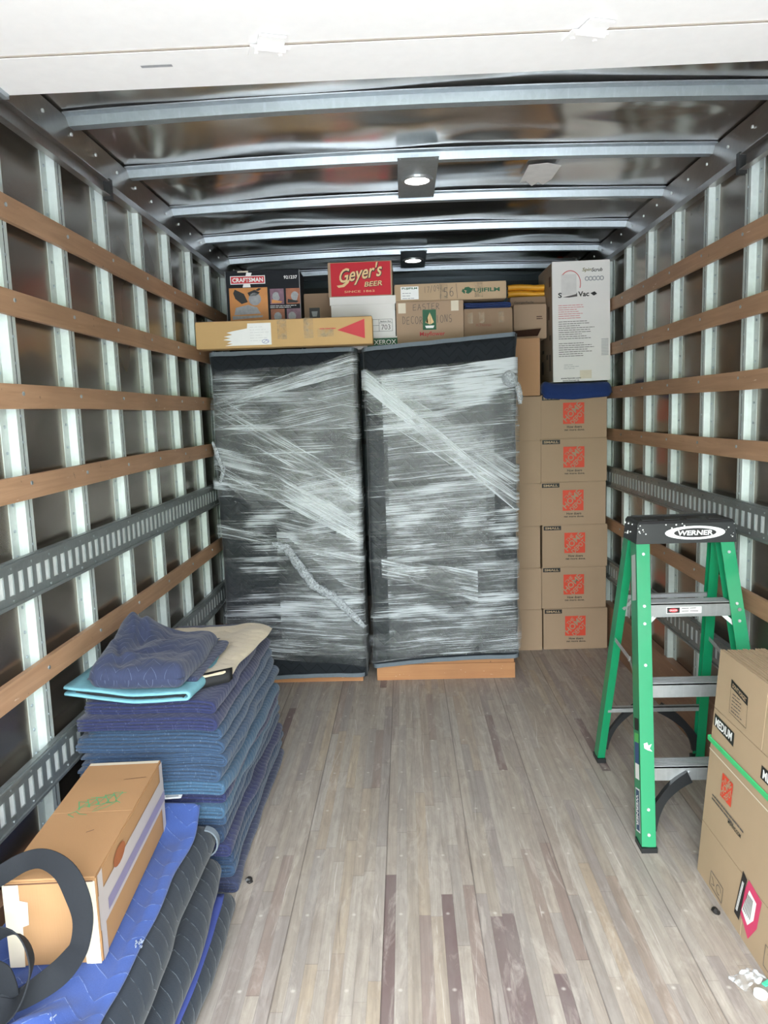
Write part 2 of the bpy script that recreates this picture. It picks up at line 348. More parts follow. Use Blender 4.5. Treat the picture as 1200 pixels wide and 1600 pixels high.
def text(name, s, O, r, u, h, mat, parent, w=None, shear=0, bold=0, rot=0, depth=.0006):
    """flat lettering centred on O in the plane (r,u), h tall"""
    cu = bpy.data.curves.new(name, 'FONT'); cu.body = s; cu.shear = shear; cu.offset = bold; cu.extrude = 0; cu.resolution_u = 3
    t = bpy.data.objects.new(name, cu); C.objects.link(t); dg = bpy.context.evaluated_depsgraph_get(); dg.update()
    me = bpy.data.meshes.new_from_object(t.evaluated_get(dg)); bpy.data.objects.remove(t); bpy.data.curves.remove(cu)
    xs = [v.co.x for v in me.vertices]; ys = [v.co.y for v in me.vertices]
    cx, cy = (min(xs)+max(xs))/2, (min(ys)+max(ys))/2; H = max(ys)-min(ys); Wd = max(xs)-min(xs)
    sy = h/H; sx_ = (w/Wd) if w else sy
    r, u = Vector(r).normalized(), Vector(u).normalized(); n = r.cross(u)
    c, s_ = math.cos(rot), math.sin(rot)
    for v in me.vertices:
        a, b_ = (v.co.x-cx)*sx_, (v.co.y-cy)*sy
        a, b_ = a*c-b_*s_, a*s_+b_*c
        v.co = Vector(O) + r*a + u*b_ + n*depth
    me.materials.clear(); me.materials.append(mat)
    me.name = name; o = bpy.data.objects.new(name, me); C.objects.link(o); o.parent = parent; return o
def patch(name, O, r, u, w, h, mat, parent, n_off=.0004, pts=None):
    """flat printed area / label, centred on O (or polygon pts in (r,u) coordinates)"""
    r, u = Vector(r).normalized(), Vector(u).normalized(); n = r.cross(u); bm = bmesh.new()
    pts = pts or [(-w/2,-h/2),(w/2,-h/2),(w/2,h/2),(-w/2,h/2)]
    bm.faces.new([bm.verts.new(Vector(O)+r*a+u*b_+n*n_off) for a, b_ in pts])
    me = bpy.data.meshes.new(name); bm.to_mesh(me); bm.free(); me.materials.append(mat)
    o = bpy.data.objects.new(name, me); C.objects.link(o); o.parent = parent; return o
def strokes(name, polys, O, r, u, lw, mat, parent, n_off=.0008):
    """pen strokes: list of polylines in (r,u)"""
    r, u = Vector(r).normalized(), Vector(u).normalized(); n = r.cross(u); bm = bmesh.new(); k = 0
    for pl_ in polys:
        for (a0, b0), (a1, b1) in zip(pl_, pl_[1:]):
            d = Vector((a1-a0, b1-b0))
            if d.length < 1e-6: continue
            d.normalize(); px, py = -d.y*lw/2, d.x*lw/2; ex, ey = d.x*lw*.3, d.y*lw*.3; k += 1
            bm.faces.new([bm.verts.new(Vector(O)+r*(a)+u*(b_)+n*(n_off+.00002*(k % 7))) for a, b_ in ((a0+px-ex, b0+py-ey), (a0-px-ex, b0-py-ey), (a1-px+ex, b1-py+ey), (a1+px+ex, b1+py+ey))])
    me = bpy.data.meshes.new(name); bm.to_mesh(me); bm.free(); me.materials.append(mat)
    o = bpy.data.objects.new(name, me); C.objects.link(o); o.parent = parent; return o
def arc(cx, cy, rx, ry, a0, a1, n=10): return [(cx+rx*math.cos(math.radians(a0+(a1-a0)*i/n)), cy+ry*math.sin(math.radians(a0+(a1-a0)*i/n))) for i in range(n+1)]
HAND = {  # hand-drawn capitals in a 0..1 box
 'E': [[(.8,1),(.1,.95),(.05,0),(.8,.05)],[(.1,.5),(.7,.55)]], 'A': [[(0,0),(.4,1),(.85,0)],[(.15,.4),(.7,.45)]],
 'S': [arc(.45,.72,.35,.27,50,250,8)+arc(.45,.25,.35,.27,70,-140,8)], 'T': [[(0,.95),(.9,1)],[(.45,1),(.5,0)]],
 'R': [[(.05,0),(.1,1)],[(.1,1),(.6,.95),(.7,.7),(.5,.5),(.1,.5),(.8,0)]], 'D': [[(.1,0),(.05,1),(.6,.9),(.8,.5),(.6,.1),(.1,0)]],
 'C': [arc(.5,.5,.45,.5,50,310,10)], 'O': [arc(.45,.5,.42,.5,90,450,14)], 'N': [[(.05,0),(.1,1),(.7,0),(.8,1)]], 'I': [[(.3,1),(.35,0)]],
 '5': [[(.8,1),(.2,1),(.15,.55)]+arc(.4,.3,.4,.3,100,-130,9)], '6': [arc(.9,.45,.8,.55,105,180,6)+arc(.45,.28,.36,.28,180,540,12)],
 '7': [[(.05,.95),(.8,1),(.3,0)]], '/': [[(.1,-.1),(.7,1.1)]], '0': [arc(.45,.5,.35,.5,90,450,12)], '9': [arc(.45,.7,.32,.28,0,360,12)+[(.7,0)]], '1': [[(.4,1),(.4,0)]], ' ': []}
def hand(name, s, x, y, h, adv, O, r, u, lw, mat, parent, rot=0.0):
    polys = []
    for i, ch in enumerate(s):
        jx, jy = random.uniform(-.05, .05), random.uniform(-.06, .06)
        for p in HAND[ch]: polys.append([(x+i*adv+(a+jx)*adv*.8, y+(b_+jy)*h+(i*adv)*rot) for a, b_ in p])
    return strokes(name, polys, O, r, u, lw, mat, parent)
def fineprint(name, O, r, u, rows, w, pitch, th, mat, parent, seed=1):
    """illegibly small rows of print"""
    rnd = random.Random(seed); pol = []
    for k in range(rows):
        x = 0; L_ = w*rnd.uniform(.55, 1)
        while x < L_:
            q = rnd.uniform(.008, .03); q = min(q, max(.004, L_-x)); pol.append([(x, -k*pitch), (x+q, -k*pitch)]); x += q+.005
    return strokes(name, pol, O, r, u, th, mat, parent)

# ------------------------------------------------------------------ cartons
def carton(name, w_, d, h, loc, rz, mat, label, cat='box', group=None, tape=True, tmat=None, tilt=0, flaps=True):
    t = empty(name, loc, rz, label, cat, group); t.rotation_euler = (0, tilt, rz)
    ft = .0035 if flaps else 0
    bm = B(-w_/2, w_/2, -d/2, d/2, 0, h-ft); bmesh.ops.subdivide_edges(bm, edges=bm.edges, cuts=3, use_grid_fill=True)
    for v in bm.verts:
        p = v.co; n_ = noise.noise(Vector((p.x*4+loc[0]*9, p.y*4, p.z*4+loc[2]*5)))*.003
        if abs(p.x) < w_/2-.01 or abs(p.z-h/2) < h/2-.01: v.co.y += n_*(-1 if p.y < 0 else 1)*.8
    finish('body', bm, mat, t, bevel=.0025)
    if flaps:
        for s in (-1, 1):
            a, b_ = (.0015, d/2-.001) if s > 0 else (-d/2+.001, -.0015)
            finish('flap', B(-w_/2+.002, w_/2-.002, a, b_, h-ft, h), mat, t)
    if tape:
        bm = bmesh.new(); box(bm, -w_/2-.0005, w_/2+.0005, -.025, .025, h, h+.0006)
        for s in (-1, 1): box(bm, s*w_/2-.0007, s*w_/2+.0007, -.025, .025, h-.07, h)
        finish('tape', bm, tmat or tape_m, t)
    t['w'] = w_; t['d'] = d; del t['w']; del t['d']
    return t
def fr(w_, d, x, z, off=.0016): return Vector((x-w_/2, -d/2-off, z))     # point on the front face, x from its left edge

def home_logo(parent, O, s, card, r=X, u=Z):
    sq = patch('logo', O, r, u, s, s, orange_logo, parent, .0008)
    q = Vector(O); n1 = (-Vector(r)+Vector(u)).normalized()
    text('lettering', 'THE', q+n1*s*.34-Vector(r)*0*s, r, u, s*.16, card, sq, s*.42, bold=.01, rot=PI/4, depth=.0015)
    text('lettering', 'HOME', q+n1*s*.085, r, u, s*.30, card, sq, s*1.08, bold=.02, rot=PI/4, depth=.0015)
    text('lettering', 'DEPOT', q-n1*s*.26, r, u, s*.24, card, sq, s*.80, bold=.015, rot=PI/4, depth=.0015)
    return sq

# ================================================================== THE TRUCK BODY
XL, XR = -1.09, 1.262              # inner faces of the wooden slats
PL, PR = -1.135, 1.307             # wall panels
YB, YF = -.45, 6.15                # open rear, closed front
TOP = 2.62
bm = B(PL-.03, PR+.03, YB, YF+.03, -.06, 0); finish('floor', bm, floor_m, kind='structure')
bm = B(-30, 30, -40, 25, -1.10, -1.0); finish('ground', bm, ground_m, kind='structure')
wl = finish('wall_left', B(PL-.03, PL, YB, YF+.03, 0, 2.66), panel_m, kind='structure')
wr_ = finish('wall_right', B(PR, PR+.03, YB, YF+.03, 0, 2.66), panel_m, kind='structure')
wf = finish('wall_front', B(PL, PR, YF, YF+.03, 0, 2.66), rear_m, kind='structure')
bm = bmesh.new()
for k in range(6): beam(bm, (PL+.02, YF-.02, .5+k*.4), (PR-.02, YF-.02, .5+k*.4), .03, .05)
finish('rear_rail', bm, dark_steel, wf)
def roofz(x): return 2.592 - .022*((x-.085)/1.2)**2
# roof skin: thin aluminium sheet sagging a little between the bows
bow_y = [.26, .87, 1.48, 2.09, 2.70, 3.27, 3.87, 4.48, 5.10, 5.70]
bm = bmesh.new(); nx, ny = 50, 150; g = []
for j in range(ny+1):
    y = YB+(YF+.03-YB)*j/ny; row = []
    for i in range(nx+1):
        x = PL-.03+(PR-PL+.06)*i/nx
        sag = noise.noise(Vector((x*1.6, y*2.6, 3.1)))*.020 + noise.noise(Vector((x*.9, y*1.1, 9)))*.014
        dist = min(abs(y-b_) for b_ in bow_y); edge = min(1, dist/.12)*min(1, (nx/2-abs(i-nx/2))/4)
        row.append(bm.verts.new((x, y, roofz(x)+sag*edge)))
    g.append(row)
for j in range(ny):
    for i in range(nx): bm.faces.new((g[j][i], g[j][i+1], g[j+1][i+1], g[j+1][i]))
ceil = finish('ceiling', bm, roof_m, smooth=True, kind='structure')
md = ceil.modifiers.new('s', 'SOLIDIFY'); md.thickness = .03; md.offset = 1
for f_ in ceil.data.polygons: pass
for by in bow_y:   # hat-section roof bows
    bm = bmesh.new(); rings = []
    for i in range(25):
        x = PL+.012+(PR-PL-.024)*i/24; zt = roofz(x)-.004; zb = zt-.036
        rings.append([Vector((x, by+a, z)) for a, z in ((-.055, zt), (-.055, zt-.004), (-.026, zt-.006), (-.020, zb), (.020, zb), (.026, zt-.006), (.055, zt-.004), (.055, zt))])
    r_ = extr(bm, None, rings); bm.faces.new(r_[0]); bm.faces.new(r_[-1])
    finish('roof_bow', bm, bow_m, ceil)
# walls: studs, slats, e-track, kickboard, top rail
def wall(side, parent, studs):
    P, S, sg = (PL, XL, 1) if side == 'L' else (PR, XR, -1)
    face = S - sg*.016; fl = P + sg*.003
    for y in studs:
        bm = bmesh.new()     # y is the far edge of the stud
        prof = [(-.098, P), (-.098, fl), (-.060, fl), (-.056, face), (-.012, face), (-.008, fl), (.012, fl), (.012, P)]
        ring = [[Vector((x, y-.012+a, z)) for a, x in prof] for z in (.0, 2.41)]
        r_ = extr(bm, None, ring); bm.faces.new(r_[0]); bm.faces.new(r_[1])
        finish('stud', bm, galv, parent)
        bm = bmesh.new()
        z = .32
        while z < 2.38:
            for yy in (-.079, ): cyl(bm, (fl, y-.012+yy, z), (fl+sg*.004, y-.012+yy, z), .005, 6)
            cyl(bm, (face, y-.012-.034, z+.03), (face+sg*.003, y-.012-.034, z+.03), .004, 6); z += .075
        finish('rivet_row', bm, bow_m, parent)
        bm = bmesh.new(); 
        box(bm, min(face, face+sg*.0012), max(face, face+sg*.0012), y-.012-.0355, y-.012-.0335, .02, 2.40)
        finish('seam', bm, dark_steel, parent)
    for zc in (2.125, 1.866, 1.605, 1.348, .79):
        x0, x1 = sorted((S-sg*.016, S))
        bm = bmesh.new(); n = 60
        rings = []
        for i in range(n+1):
            y = YB+.05+(5.9-YB)*i/n; a = noise.noise(Vector((y*.8, zc*3, P)))*.006; bx = noise.noise(Vector((y*.7, zc*5, P+4)))*.003
            h = .035
            rings.append([Vector((x0+bx, y, zc-h+a)), Vector((x1+bx, y, zc-h+a)), Vector((x1+bx, y, zc+h+a)), Vector((x0+bx, y, zc+h+a))])
        r_ = extr(bm, None, rings); bm.faces.new(r_[0]); bm.faces.new(r_[-1])
        sl_ = finish('wood_slat', bm, slat_m, parent, bevel=.003)
        bm = bmesh.new()
        for y in studs[::1]: cyl(bm, (S, y-.05, zc+.008), (S+sg*.003, y-.05, zc+.008), .006, 8)
        finish('screw', bm, bow_m, sl_)
    for zc in (1.09, .505):   # slotted steel rails
        bm = bmesh.new(); xo = S+sg*.004; xi = S-sg*.012; lo, hi = sorted((xo-sg*.003, xo))
        h1, h2 = .030, .060
        for a, b_ in ((zc+h1, zc+h2), (zc-h2, zc-h1)): box(bm, lo, hi, YB+.05, 5.9, a, b_)
        for a in (zc+h2, zc-h2-.004):
            l2, h_2 = sorted((xi, xo)); box(bm, l2, h_2, YB+.05, 5.9, a, a+.004)
        l3, h3 = sorted((xo, xo+sg*.006))
        for a in (zc+h2-.008, zc-h2): box(bm, l3, h3, YB+.05, 5.9, a, a+.008)
        y = YB+.1
        while y < 5.8: box(bm, lo, hi, y, y+.025, zc-h1, zc+h1); y += .052
        y = YB+.12
        while y < 5.8:
            cyl(bm, (xo, y, zc+.045), (xo+sg*.004, y, zc+.045), .004, 6); cyl(bm, (xo, y, zc-.045), (xo+sg*.004, y, zc-.045), .004, 6); y += .11
        tr = finish('slotted_track', bm, track_m, parent)
        l4, h4 = sorted((xo-sg*.007, xo-sg*.0045)); finish('slot_glint_plate', B(l4, h4, YB+.05, 5.9, zc-h1-.02, zc+h1+.02), glint_pale_steel, tr)  # added plate, its pale colour stands in for light on the slot lips
    x0, x1 = sorted((P+sg*.002, S-sg*.002))
    finish('kickboard', B(x0, x1, YB+.05, YF, 0, .272), kick_m, parent, bevel=.003)
    # top rail, leaning inward
    bm = bmesh.new(); a = [(P, 2.40), (P+sg*.038, 2.40), (P+sg*.040, 2.425), (P+sg*.012, 2.56), (P, 2.57)]
    r_ = extr(bm, None, [[Vector((x, y, z)) for x, z in a] for y in (YB+.02, YF)]); bm.faces.new(r_[0]); bm.faces.new(r_[1])
    tr = finish('top_rail', bm, rail_m, parent)
    bm = bmesh.new(); y = -.2
    while y < 5.9:
        xx = P+sg*.026; cyl(bm, (xx, y, 2.50), (xx+sg*.006, y, 2.50), .006, 6); y += .205
    finish('rivet_row', bm, glint_pale_steel, tr)
wall('L', wl, [2.195+.388*k for k in range(-6, 10)])
wall('R', wr_, [2.94+.382*k for k in range(-8, 8)])
# door tracks with black end stops
for nm, S, sg in (('trim_1', XL, 1), ('trim_2', XR, -1)):
    bm = bmesh.new(); a, b_ = sorted((S+sg*.002, S+sg*.028))
    box(bm, a, b_, YB+.05, 2.87, 2.405, 2.409); box(bm, a, b_, YB+.05, 2.87, 2.352, 2.356)
    c0, c1 = sorted((S+sg*.002, S+sg*.005)); box(bm, c0, c1, YB+.05, 2.87, 2.356, 2.405)
    t = finish(nm, bm, rail_m, kind='structure')
    finish('end_stop', B(a-.002, b_+.002, 2.87, 2.895, 2.34, 2.415), cap_m, t, bevel=.003)
# raised roll-up door, hanging flat below the roof
dz = 2.362
d_ = finish('door_1', B(-1.035, 1.215, 1.825, 2.015, dz, dz+.022), door_m, kind='structure', bevel=.004)
y = 1.822
while y > YB+.3:
    finish('door_panel', B(-1.035, 1.215, y-.43, y, dz+.004, dz+.024), door_m, d_, bevel=.003); y -= .434
def hinge(x, y):
    bm = bmesh.new(); M_ = Matrix.Translation((x, y, dz)) @ Matrix.Rotation(.3, 4, 'Z')
    box(bm, -.045, .045, .0, .05, -.004, .0, M=M_); box(bm, -.03, .03, -.05, .0, -.003, .001, M=M_); cyl(bm, M_ @ Vector((-.035, 0, -.006)), M_ @ Vector((.035, 0, -.006)), .006, 8)
    for s in (-1, 1): cyl(bm, M_ @ Vector((s*.028, .03, -.007)), M_ @ Vector((s*.028, .03, -.003)), .005, 8)
    finish('hinge', bm, door_m, d_)
hinge(-.281, 1.822); hinge(.444, 1.822)
patch('sticker', (-.565, 1.892, dz-.0005), X, -Y, .075, .012, grey_pic, d_, .0006)
bm = bmesh.new(); cyl(bm, (-1.075, 1.96, dz+.0), (-1.035, 1.96, dz+.0), .022, 14); box(bm, -1.05, -1.0, 1.93, 2.01, dz-.012, dz-.004); box(bm, -1.004, -.985, 1.93, 2.01, dz-.012, dz+.01)
finish('roller_bracket', bm, bow_m, d_)
finish('panel_seam', B(-1.03, 1.21, 1.8195, 1.8255, dz+.001, dz+.010), plain('dusty_seam', '8C8378', .9), d_)
# torn sticker left on the roof skin
zz_ = 2.585
bm = bmesh.new(); pts = [(.575,3.45),(.655,3.43),(.72,3.47),(.715,3.66),(.69,3.74),(.66,3.70),(.64,3.76),(.60,3.68),(.575,3.70)]
v1 = [bm.verts.new((a, b_, roofz(a)-.012)) for a, b_ in pts]; v2 = [bm.verts.new((a, b_, roofz(a)-.0105)) for a, b_ in pts]
bm.faces.new(v1); bm.faces.new(v2)
for k in range(len(pts)): bm.faces.new((v1[k], v1[(k+1) % len(pts)], v2[(k+1) % len(pts)], v2[k]))
finish('torn_sticker', bm, plain('sticker_paper', 'EAE8E4', .7), ceil)
# dome lights
lamp_e = mat_emit('led_lens', (1, .97, .92), 14)
for (lx, ly, lab) in ((.088, 3.50, 'round LED dome light on a steel plate, nearer one'), (.093, 5.28, 'round LED dome light at the far end above the beer box')):
    t = empty('ceiling_light', (lx, ly, 2.568), 0, lab, 'light')
    finish('mounting_plate', B(-.085, .085, -.29, .29, -.016, -.012), bow_m, t, bevel=.002)
    bm = bmesh.new()
    for k in range(32):
        a0, a1 = 2*PI*k/32, 2*PI*(k+1)/32
        for (ra, za, rb, zb) in ((.072, -.016, .070, -.026), (.070, -.026, .055, -.026), (.055, -.026, .052, -.017)):
            bm.faces.new([bm.verts.new((r_*math.cos(a), r_*math.sin(a), z)) for r_, z, a in ((ra, za, a0), (ra, za, a1), (rb, zb, a1), (rb, zb, a0))])
    bmesh.ops.remove_doubles(bm, verts=bm.verts, dist=1e-5); finish('bezel', bm, alu_m, t)
    bm = bmesh.new(); cyl(bm, (0, 0, -.016), (0, 0, -.021), .052, 24); finish('lens', bm, lamp_e, t)
    for a in (-.075, .075):
        for b_ in (-.27, .27): bm = bmesh.new(); cyl(bm, (a, b_, -.019), (a, b_, -.015), .005, 8); finish('screw', bm, bow_m, t)
# small red marker lamps high in the front corners
for x, lab in ((PL+.06, 'small red marker lamp in the front left corner'), (PR-.06, 'small red marker lamp behind the tall white box')):
    t = empty('marker_lamp', (x, YF-.02, 2.42), 0, lab, 'light')
    bm = bmesh.new(); cyl(bm, (0, 0, 0), (0, -.012, 0), .035, 16); finish('housing', bm, dark_steel, t)
    bm = bmesh.new(); cyl(bm, (0, -.012, 0), (0, -.03, 0), .026, 16, .02); finish('lens', bm, mat_gloss('red_lens', 'C23A22', .2), t)

# ================================================================== CABINETS wrapped in blankets and film
def cabinet(x0, x1, yf, depth, ztop, ltop, rtop, zbl, zbr, label, bands, base_h=.07):
    cx = (x0+x1)/2; W_ = x1-x0; t = empty('wrapped_cabinet', (cx, yf+depth/2, 0), 0, label, 'cabinet')
    hw, hd = W_/2-.028, depth/2
    finish('plinth', B(-hw+.005, hw-.005, -hd+.02, hd-.02, 0, .09), cab_wood, t, bevel=.002)
    finish('carcass', B(-hw+.01, hw-.01, -hd+.03, hd-.03, .09, ztop-.02), cab_wood, t, bevel=.002)
    # perimeter path (starts back left, round the front, to back right) with rounded corners
    def path(off):
        p = []; R_ = .03; a_, b_ = hw+.012+off, hd-.005+off
        p += [(-a_, b_-.0)]
        for k in range(1, 8): p.append((-a_, b_-(2*b_-R_)*k/8))
        for k in range(6): an = PI+PI/2*k/5; p.append((-a_+R_+R_*math.cos(an), -b_+R_+R_*math.sin(an)))
        for k in range(1, 30): p.append((-a_+R_+(2*a_-2*R_)*k/30, -b_))
        for k in range(6): an = 1.5*PI+PI/2*k/5; p.append((a_-R_+R_*math.cos(an), -b_+R_+R_*math.sin(an)))
        for k in range(1, 9): p.append((a_, -b_+R_+(2*b_-R_)*k/8))
        return p
    P0 = path(0); L_ = [0]
    for a, b_ in zip(P0, P0[1:]): L_.append(L_[-1]+math.dist(a, b_))
    def topz(x): f = (x+hw)/(2*hw); return ltop+(rtop-ltop)*min(1, max(0, f))
    def botz(x): f = (x+hw)/(2*hw); f = min(1, max(0, f)); return zbl+(zbr-zbl)*f + .012*math.sin(f*PI)
    bm = bmesh.new(); uvl = bm.loops.layers.uv.new('UVMap'); nz_ = 46; G = []
    for j in range(nz_+1):
        f = j/nz_; row = []
        for i, (x, y) in enumerate(P0):
            zb, zt = botz(x), topz(x); z = zb+(zt-zb)*f
            bul = .010*noise.noise(Vector((x*5+cx*7, z*3, y*5))) + .006*noise.noise(Vector((x*14, z*9+cx, y*14)))
            fl_ = .012*max(0, 1-f*12) + .014*max(0, (f-.93)/.07) * (.6+noise.noise(Vector((x*7, 3, cx*4))))
            nx_, ny_ = x/(hw), y/(hd); s_ = 1+0
            yy = y - (bul+fl_) if y < -hd+.04 else y
            xx = x + (bul*.6+fl_*.6)*(1 if x > 0 else -1) if abs(x) > hw-.02 else x
            row.append((bm.verts.new((xx, yy, z)), L_[i], z))
        G.append(row)
    def face(vs):
        f_ = bm.faces.new([v[0] for v in vs])
        for lp, v in zip(f_.loops, vs): lp[uvl].uv = (v[1], v[2])
    for j in range(nz_):
        for i in range(len(P0)-1): face((G[j][i], G[j][i+1], G[j+1][i+1], G[j+1][i]))
    # back and top closing sheet
    i0, i1 = 0, len(P0)-1
    for j in range(nz_): face((G[j][i1], G[j][i0], G[j+1][i0], G[j+1][i1]))
    # draped top
    n = len(P0); c_ = (bm.verts.new((0, .02, ztop)), .5, 2.2)
    inner = []
    for i, (x, y) in enumerate(P0): inner.append((bm.verts.new((x*.93, y*.93, ztop+.004*noise.noise(Vector((x*9, y*9, 1))))), L_[i], 2.0))
    for i in range(n):
        k = (i+1) % n; face((G[nz_][i], G[nz_][k], inner[k], inner[i])); face((inner[i], inner[k], c_))
    sh = finish('moving_blanket', bm, q_black, t, smooth=True)
    # grey binding along the hems
    for (zf, nm) in ((0, 'binding'), (1, 'binding')):
        bm = bmesh.new(); rings = []
        for i, (x, y) in enumerate(P0[6:-6]):
            src = G_ = None
        rings = []
        for i in range(6, len(P0)-6):
            x, y = P0[i]; z = botz(x) if zf == 0 else topz(x)
            fl_ = .020 if zf == 0 else .022
            if y < -hd+.04: yy, xx = y-fl_, x*(1.0)
            else: yy, xx = y, x+(.012 if x > 0 else -.012)
            dy = .004*noise.noise(Vector((x*8, z, 2)))
            zc = z+(.012 if zf == 0 else -.004)+dy
            rings.append([Vector((xx, yy-.003, zc-.011)), Vector((xx, yy+.004, zc-.011)), Vector((xx, yy+.004, zc+.011)), Vector((xx, yy-.003, zc+.011))])
        extr(bm, None, rings); finish(nm, bm, grey_bind, t, smooth=False)
    # film bands: (z at left edge, z at right edge, half width left, half width right, material, layer, xfrom, xto)
    for k, (za, zb, ha, hb, m_, xa, xb) in enumerate(bands):
        off = .010+.0013*k; PP = path(off); bm = bmesh.new(); uvl = bm.loops.layers.uv.new('UVMap'); nv = 12; GG = []
        sel = [i for i, (x, y) in enumerate(PP) if (y < -hd+.22) and (-hw-.1 if xa is None else xa-cx) <= x <= (hw+.1 if xb is None else xb-cx)]
        tl = math.hypot(W_, zb-za); 
        for i in sel:
            x, y = PP[i]; f = min(1, max(0, (x+hw)/(2*hw))); zc = za+(zb-za)*f; hh = ha+(hb-ha)*f; row = []
            for q in range(nv+1):
                v = -1+2*q/nv; z = zc+v*hh + (.006*noise.noise(Vector((x*6, k*3, v))) if abs(v) == 1 else 0)
                wv = .004*noise.noise(Vector((x*9, z*22, k)))+.003*noise.noise(Vector((x*20, z*50, k)))
                onf = y < -hd+.03
                row.append((bm.verts.new((x if onf else x+wv*(1 if x > 0 else -1), y-wv if onf else y, z)), L_[i]*1.0, (v*hh if True else 0)+k*.7+.0*f))
            GG.append(row)
        for a, b_ in zip(GG, GG[1:]):
            for q in range(nv):
                f_ = bm.faces.new((a[q][0], b_[q][0], b_[q+1][0], a[q+1][0]))
                for lp, v in zip(f_.loops, (a[q], b_[q], b_[q+1], a[q+1])): lp[uvl].uv = (v[1], v[2])
        finish('stretch_film', bm, m_, t, smooth=True)
    return t
def rope(parent, name, pts, r, mat, seed=0, seg=8):
    bm = bmesh.new(); rings = []; P = [Vector(p) for p in pts]; dens = []
    for a, b_ in zip(P, P[1:]):
        for k in range(seg): dens.append(a.lerp(b_, k/seg))
    dens.append(P[-1])
    for i, p in enumerate(dens):
        d = (dens[min(i+1, len(dens)-1)]-dens[max(i-1, 0)]).normalized(); s = d.cross(Y).normalized(); u = s.cross(d)
        ring = []
        for k in range(14):
            a = 2*PI*k/14; q = r*(1+.55*noise.noise(Vector((i*.45+seed, math.cos(a)*2.2, math.sin(a)*2.2))))*(.35+.65*math.sin(PI*min(1, max(0.0, (i+.4)/len(dens))))**.5)
            ring.append(p+s*math.cos(a)*q+u*math.sin(a)*q*.5)
        rings.append(ring)
    r_ = extr(bm, None, rings); bm.faces.new(r_[0]); bm.faces.new(r_[-1]); return finish(name, bm, mat, parent, smooth=True)

CYF = 4.12; CD = .46
cl = cabinet(-1.065, -.243, CYF, CD, 1.872, 1.872, 1.875, .01, .035, 'tall left cabinet in black quilted blanket and stretch film with a twisted film rope', [
    (.98, .98, .80, .82, film_a, None, None), (.55, .50, .36, .36, film_b, -.74, None), (1.30, 1.10, .10, .62, film_b, None, None),
    (1.45, .98, .22, .17, film_d, None, None), (1.30, 1.42, .22, .32, film_b, -.70, None), (1.60, 1.80, .02, .06, film_c, None, None), (1.52, 1.66, .10, .16, film_a, None, None),
    (.90, .72, .035, .02, film_c, None, None), (.85, .95, .10, .28, film_b, -.62, None), (.30, .22, .12, .12, film_a, None, None), (1.15, 1.05, .05, .07, film_d, None, None)])
cr_ = cabinet(-.228, .628, CYF, CD, 1.872, 1.872, 1.925, .085, .125, 'tall right cabinet in black quilted blanket and stretch film on an orange wood plinth', [
    (.95, .98, .80, .82, film_a, None, None), (1.15, 1.20, .55, .56, film_b, -.12, .50), (1.62, 1.68, .10, .12, film_c, -.12, None),
    (.40, .42, .26, .26, film_b, -.14, None), (1.70, 1.02, .05, .05, film_c, None, None), (1.66, 1.10, .11, .12, film_d, None, None), (1.30, 1.38, .16, .22, film_b, -.1, None),
    (.68, .50, .05, .10, film_c, -.15, .40), (.90, .95, .2, .22, film_b, -.1, .46), (.20, .28, .08, .10, film_b, None, None)])
rope(cl, 'film_rope', [(-.10, -.26, .82), (-.02, -.265, .80), (.04, -.26, .70), (.12, -.262, .58), (.22, -.262, .52), (.30, -.26, .44), (.40, -.255, .33)], .026, film_rope, 3)
rope(cl, 'film_strand', [(-.40, -.255, 1.40), (-.37, -.262, 1.30), (-.345, -.262, 1.24), (-.37, -.262, 1.17)], .012, film_rope, 9)
bm = bmesh.new(); bmesh.ops.create_icosphere(bm, subdivisions=3, radius=.042)
for v in bm.verts:
    v.co *= 1+.28*noise.noise(v.co*28); v.co.y *= .6; v.co += Vector((.375, -.262, 1.685))
finish('film_knot', bm, film_rope, cr_, smooth=True)
rope(cr_, 'film_tail', [(.385, -.262, 1.68), (.415, -.262, 1.65), (.428, -.25, 1.59), (.43, -.24, 1.55)], .016, film_rope, 5)

# ================================================================== BOXES ON TOP OF THE CABINETS
CT = 1.884
# long tan box with red triangle
w_, d, h = .936, .13, .142; t = carton('long_carton', w_, d, h, (-.621, 4.085, CT+.006), 0, kraft_yel, 'long narrow tan carton with a red triangle lying across the left cabinet', tape=False)
O = fr(w_, d, 0, 0)
patch('red_triangle', O, X, Z, 0, 0, redink, t, .0006, [(.752, .075), (.896, .028), (.896, .128)])
patch('torn_label', O, X, Z, 0, 0, white_m, t, .0006, [(.155, .012), (.402, .012), (.402, .125), (.278, .125), (.275, .100), (.20, .088), (.165, .080), (.195, .070), (.15, .060), (.185, .052), (.145, .044), (.19, .036), (.165, .026), (.195, .022)])
fineprint('label_print', O+Vector((.29, -.001, .105)), X, Z, 6, .10, .014, .0008, grey_pic, t, 3)
for x in (.46, .60): patch('tape', O+Vector((x, -.0002, .09)), X, Z, .05, .105, tape_m, t, .0008)
patch('tape', O+Vector((.69, -.0002, .065)), X, Z, .085, .045, tape_m, t, .0008)
text('lettering', 'Refletech', O+Vector((.70, 0, .083)), X, Z, .010, brownink, t, .09) if False else fineprint('lettering', O+Vector((.66, -.0004, .084)), X, Z, 1, .10, .01, .004, redink, t, 5)
strokes('pen_mark', [arc(.37, .03, .018, .010, 0, 360, 12), [(.36, .025), (.375, .036), (.385, .026)]], O, X, Z, .0018, mat_gloss('blue_pen', '5961B0', .6), t)
patch('flap_edge', O+Vector((.468, 0, .1405)), X, Z, .93, .002, brownink, t, .0006)

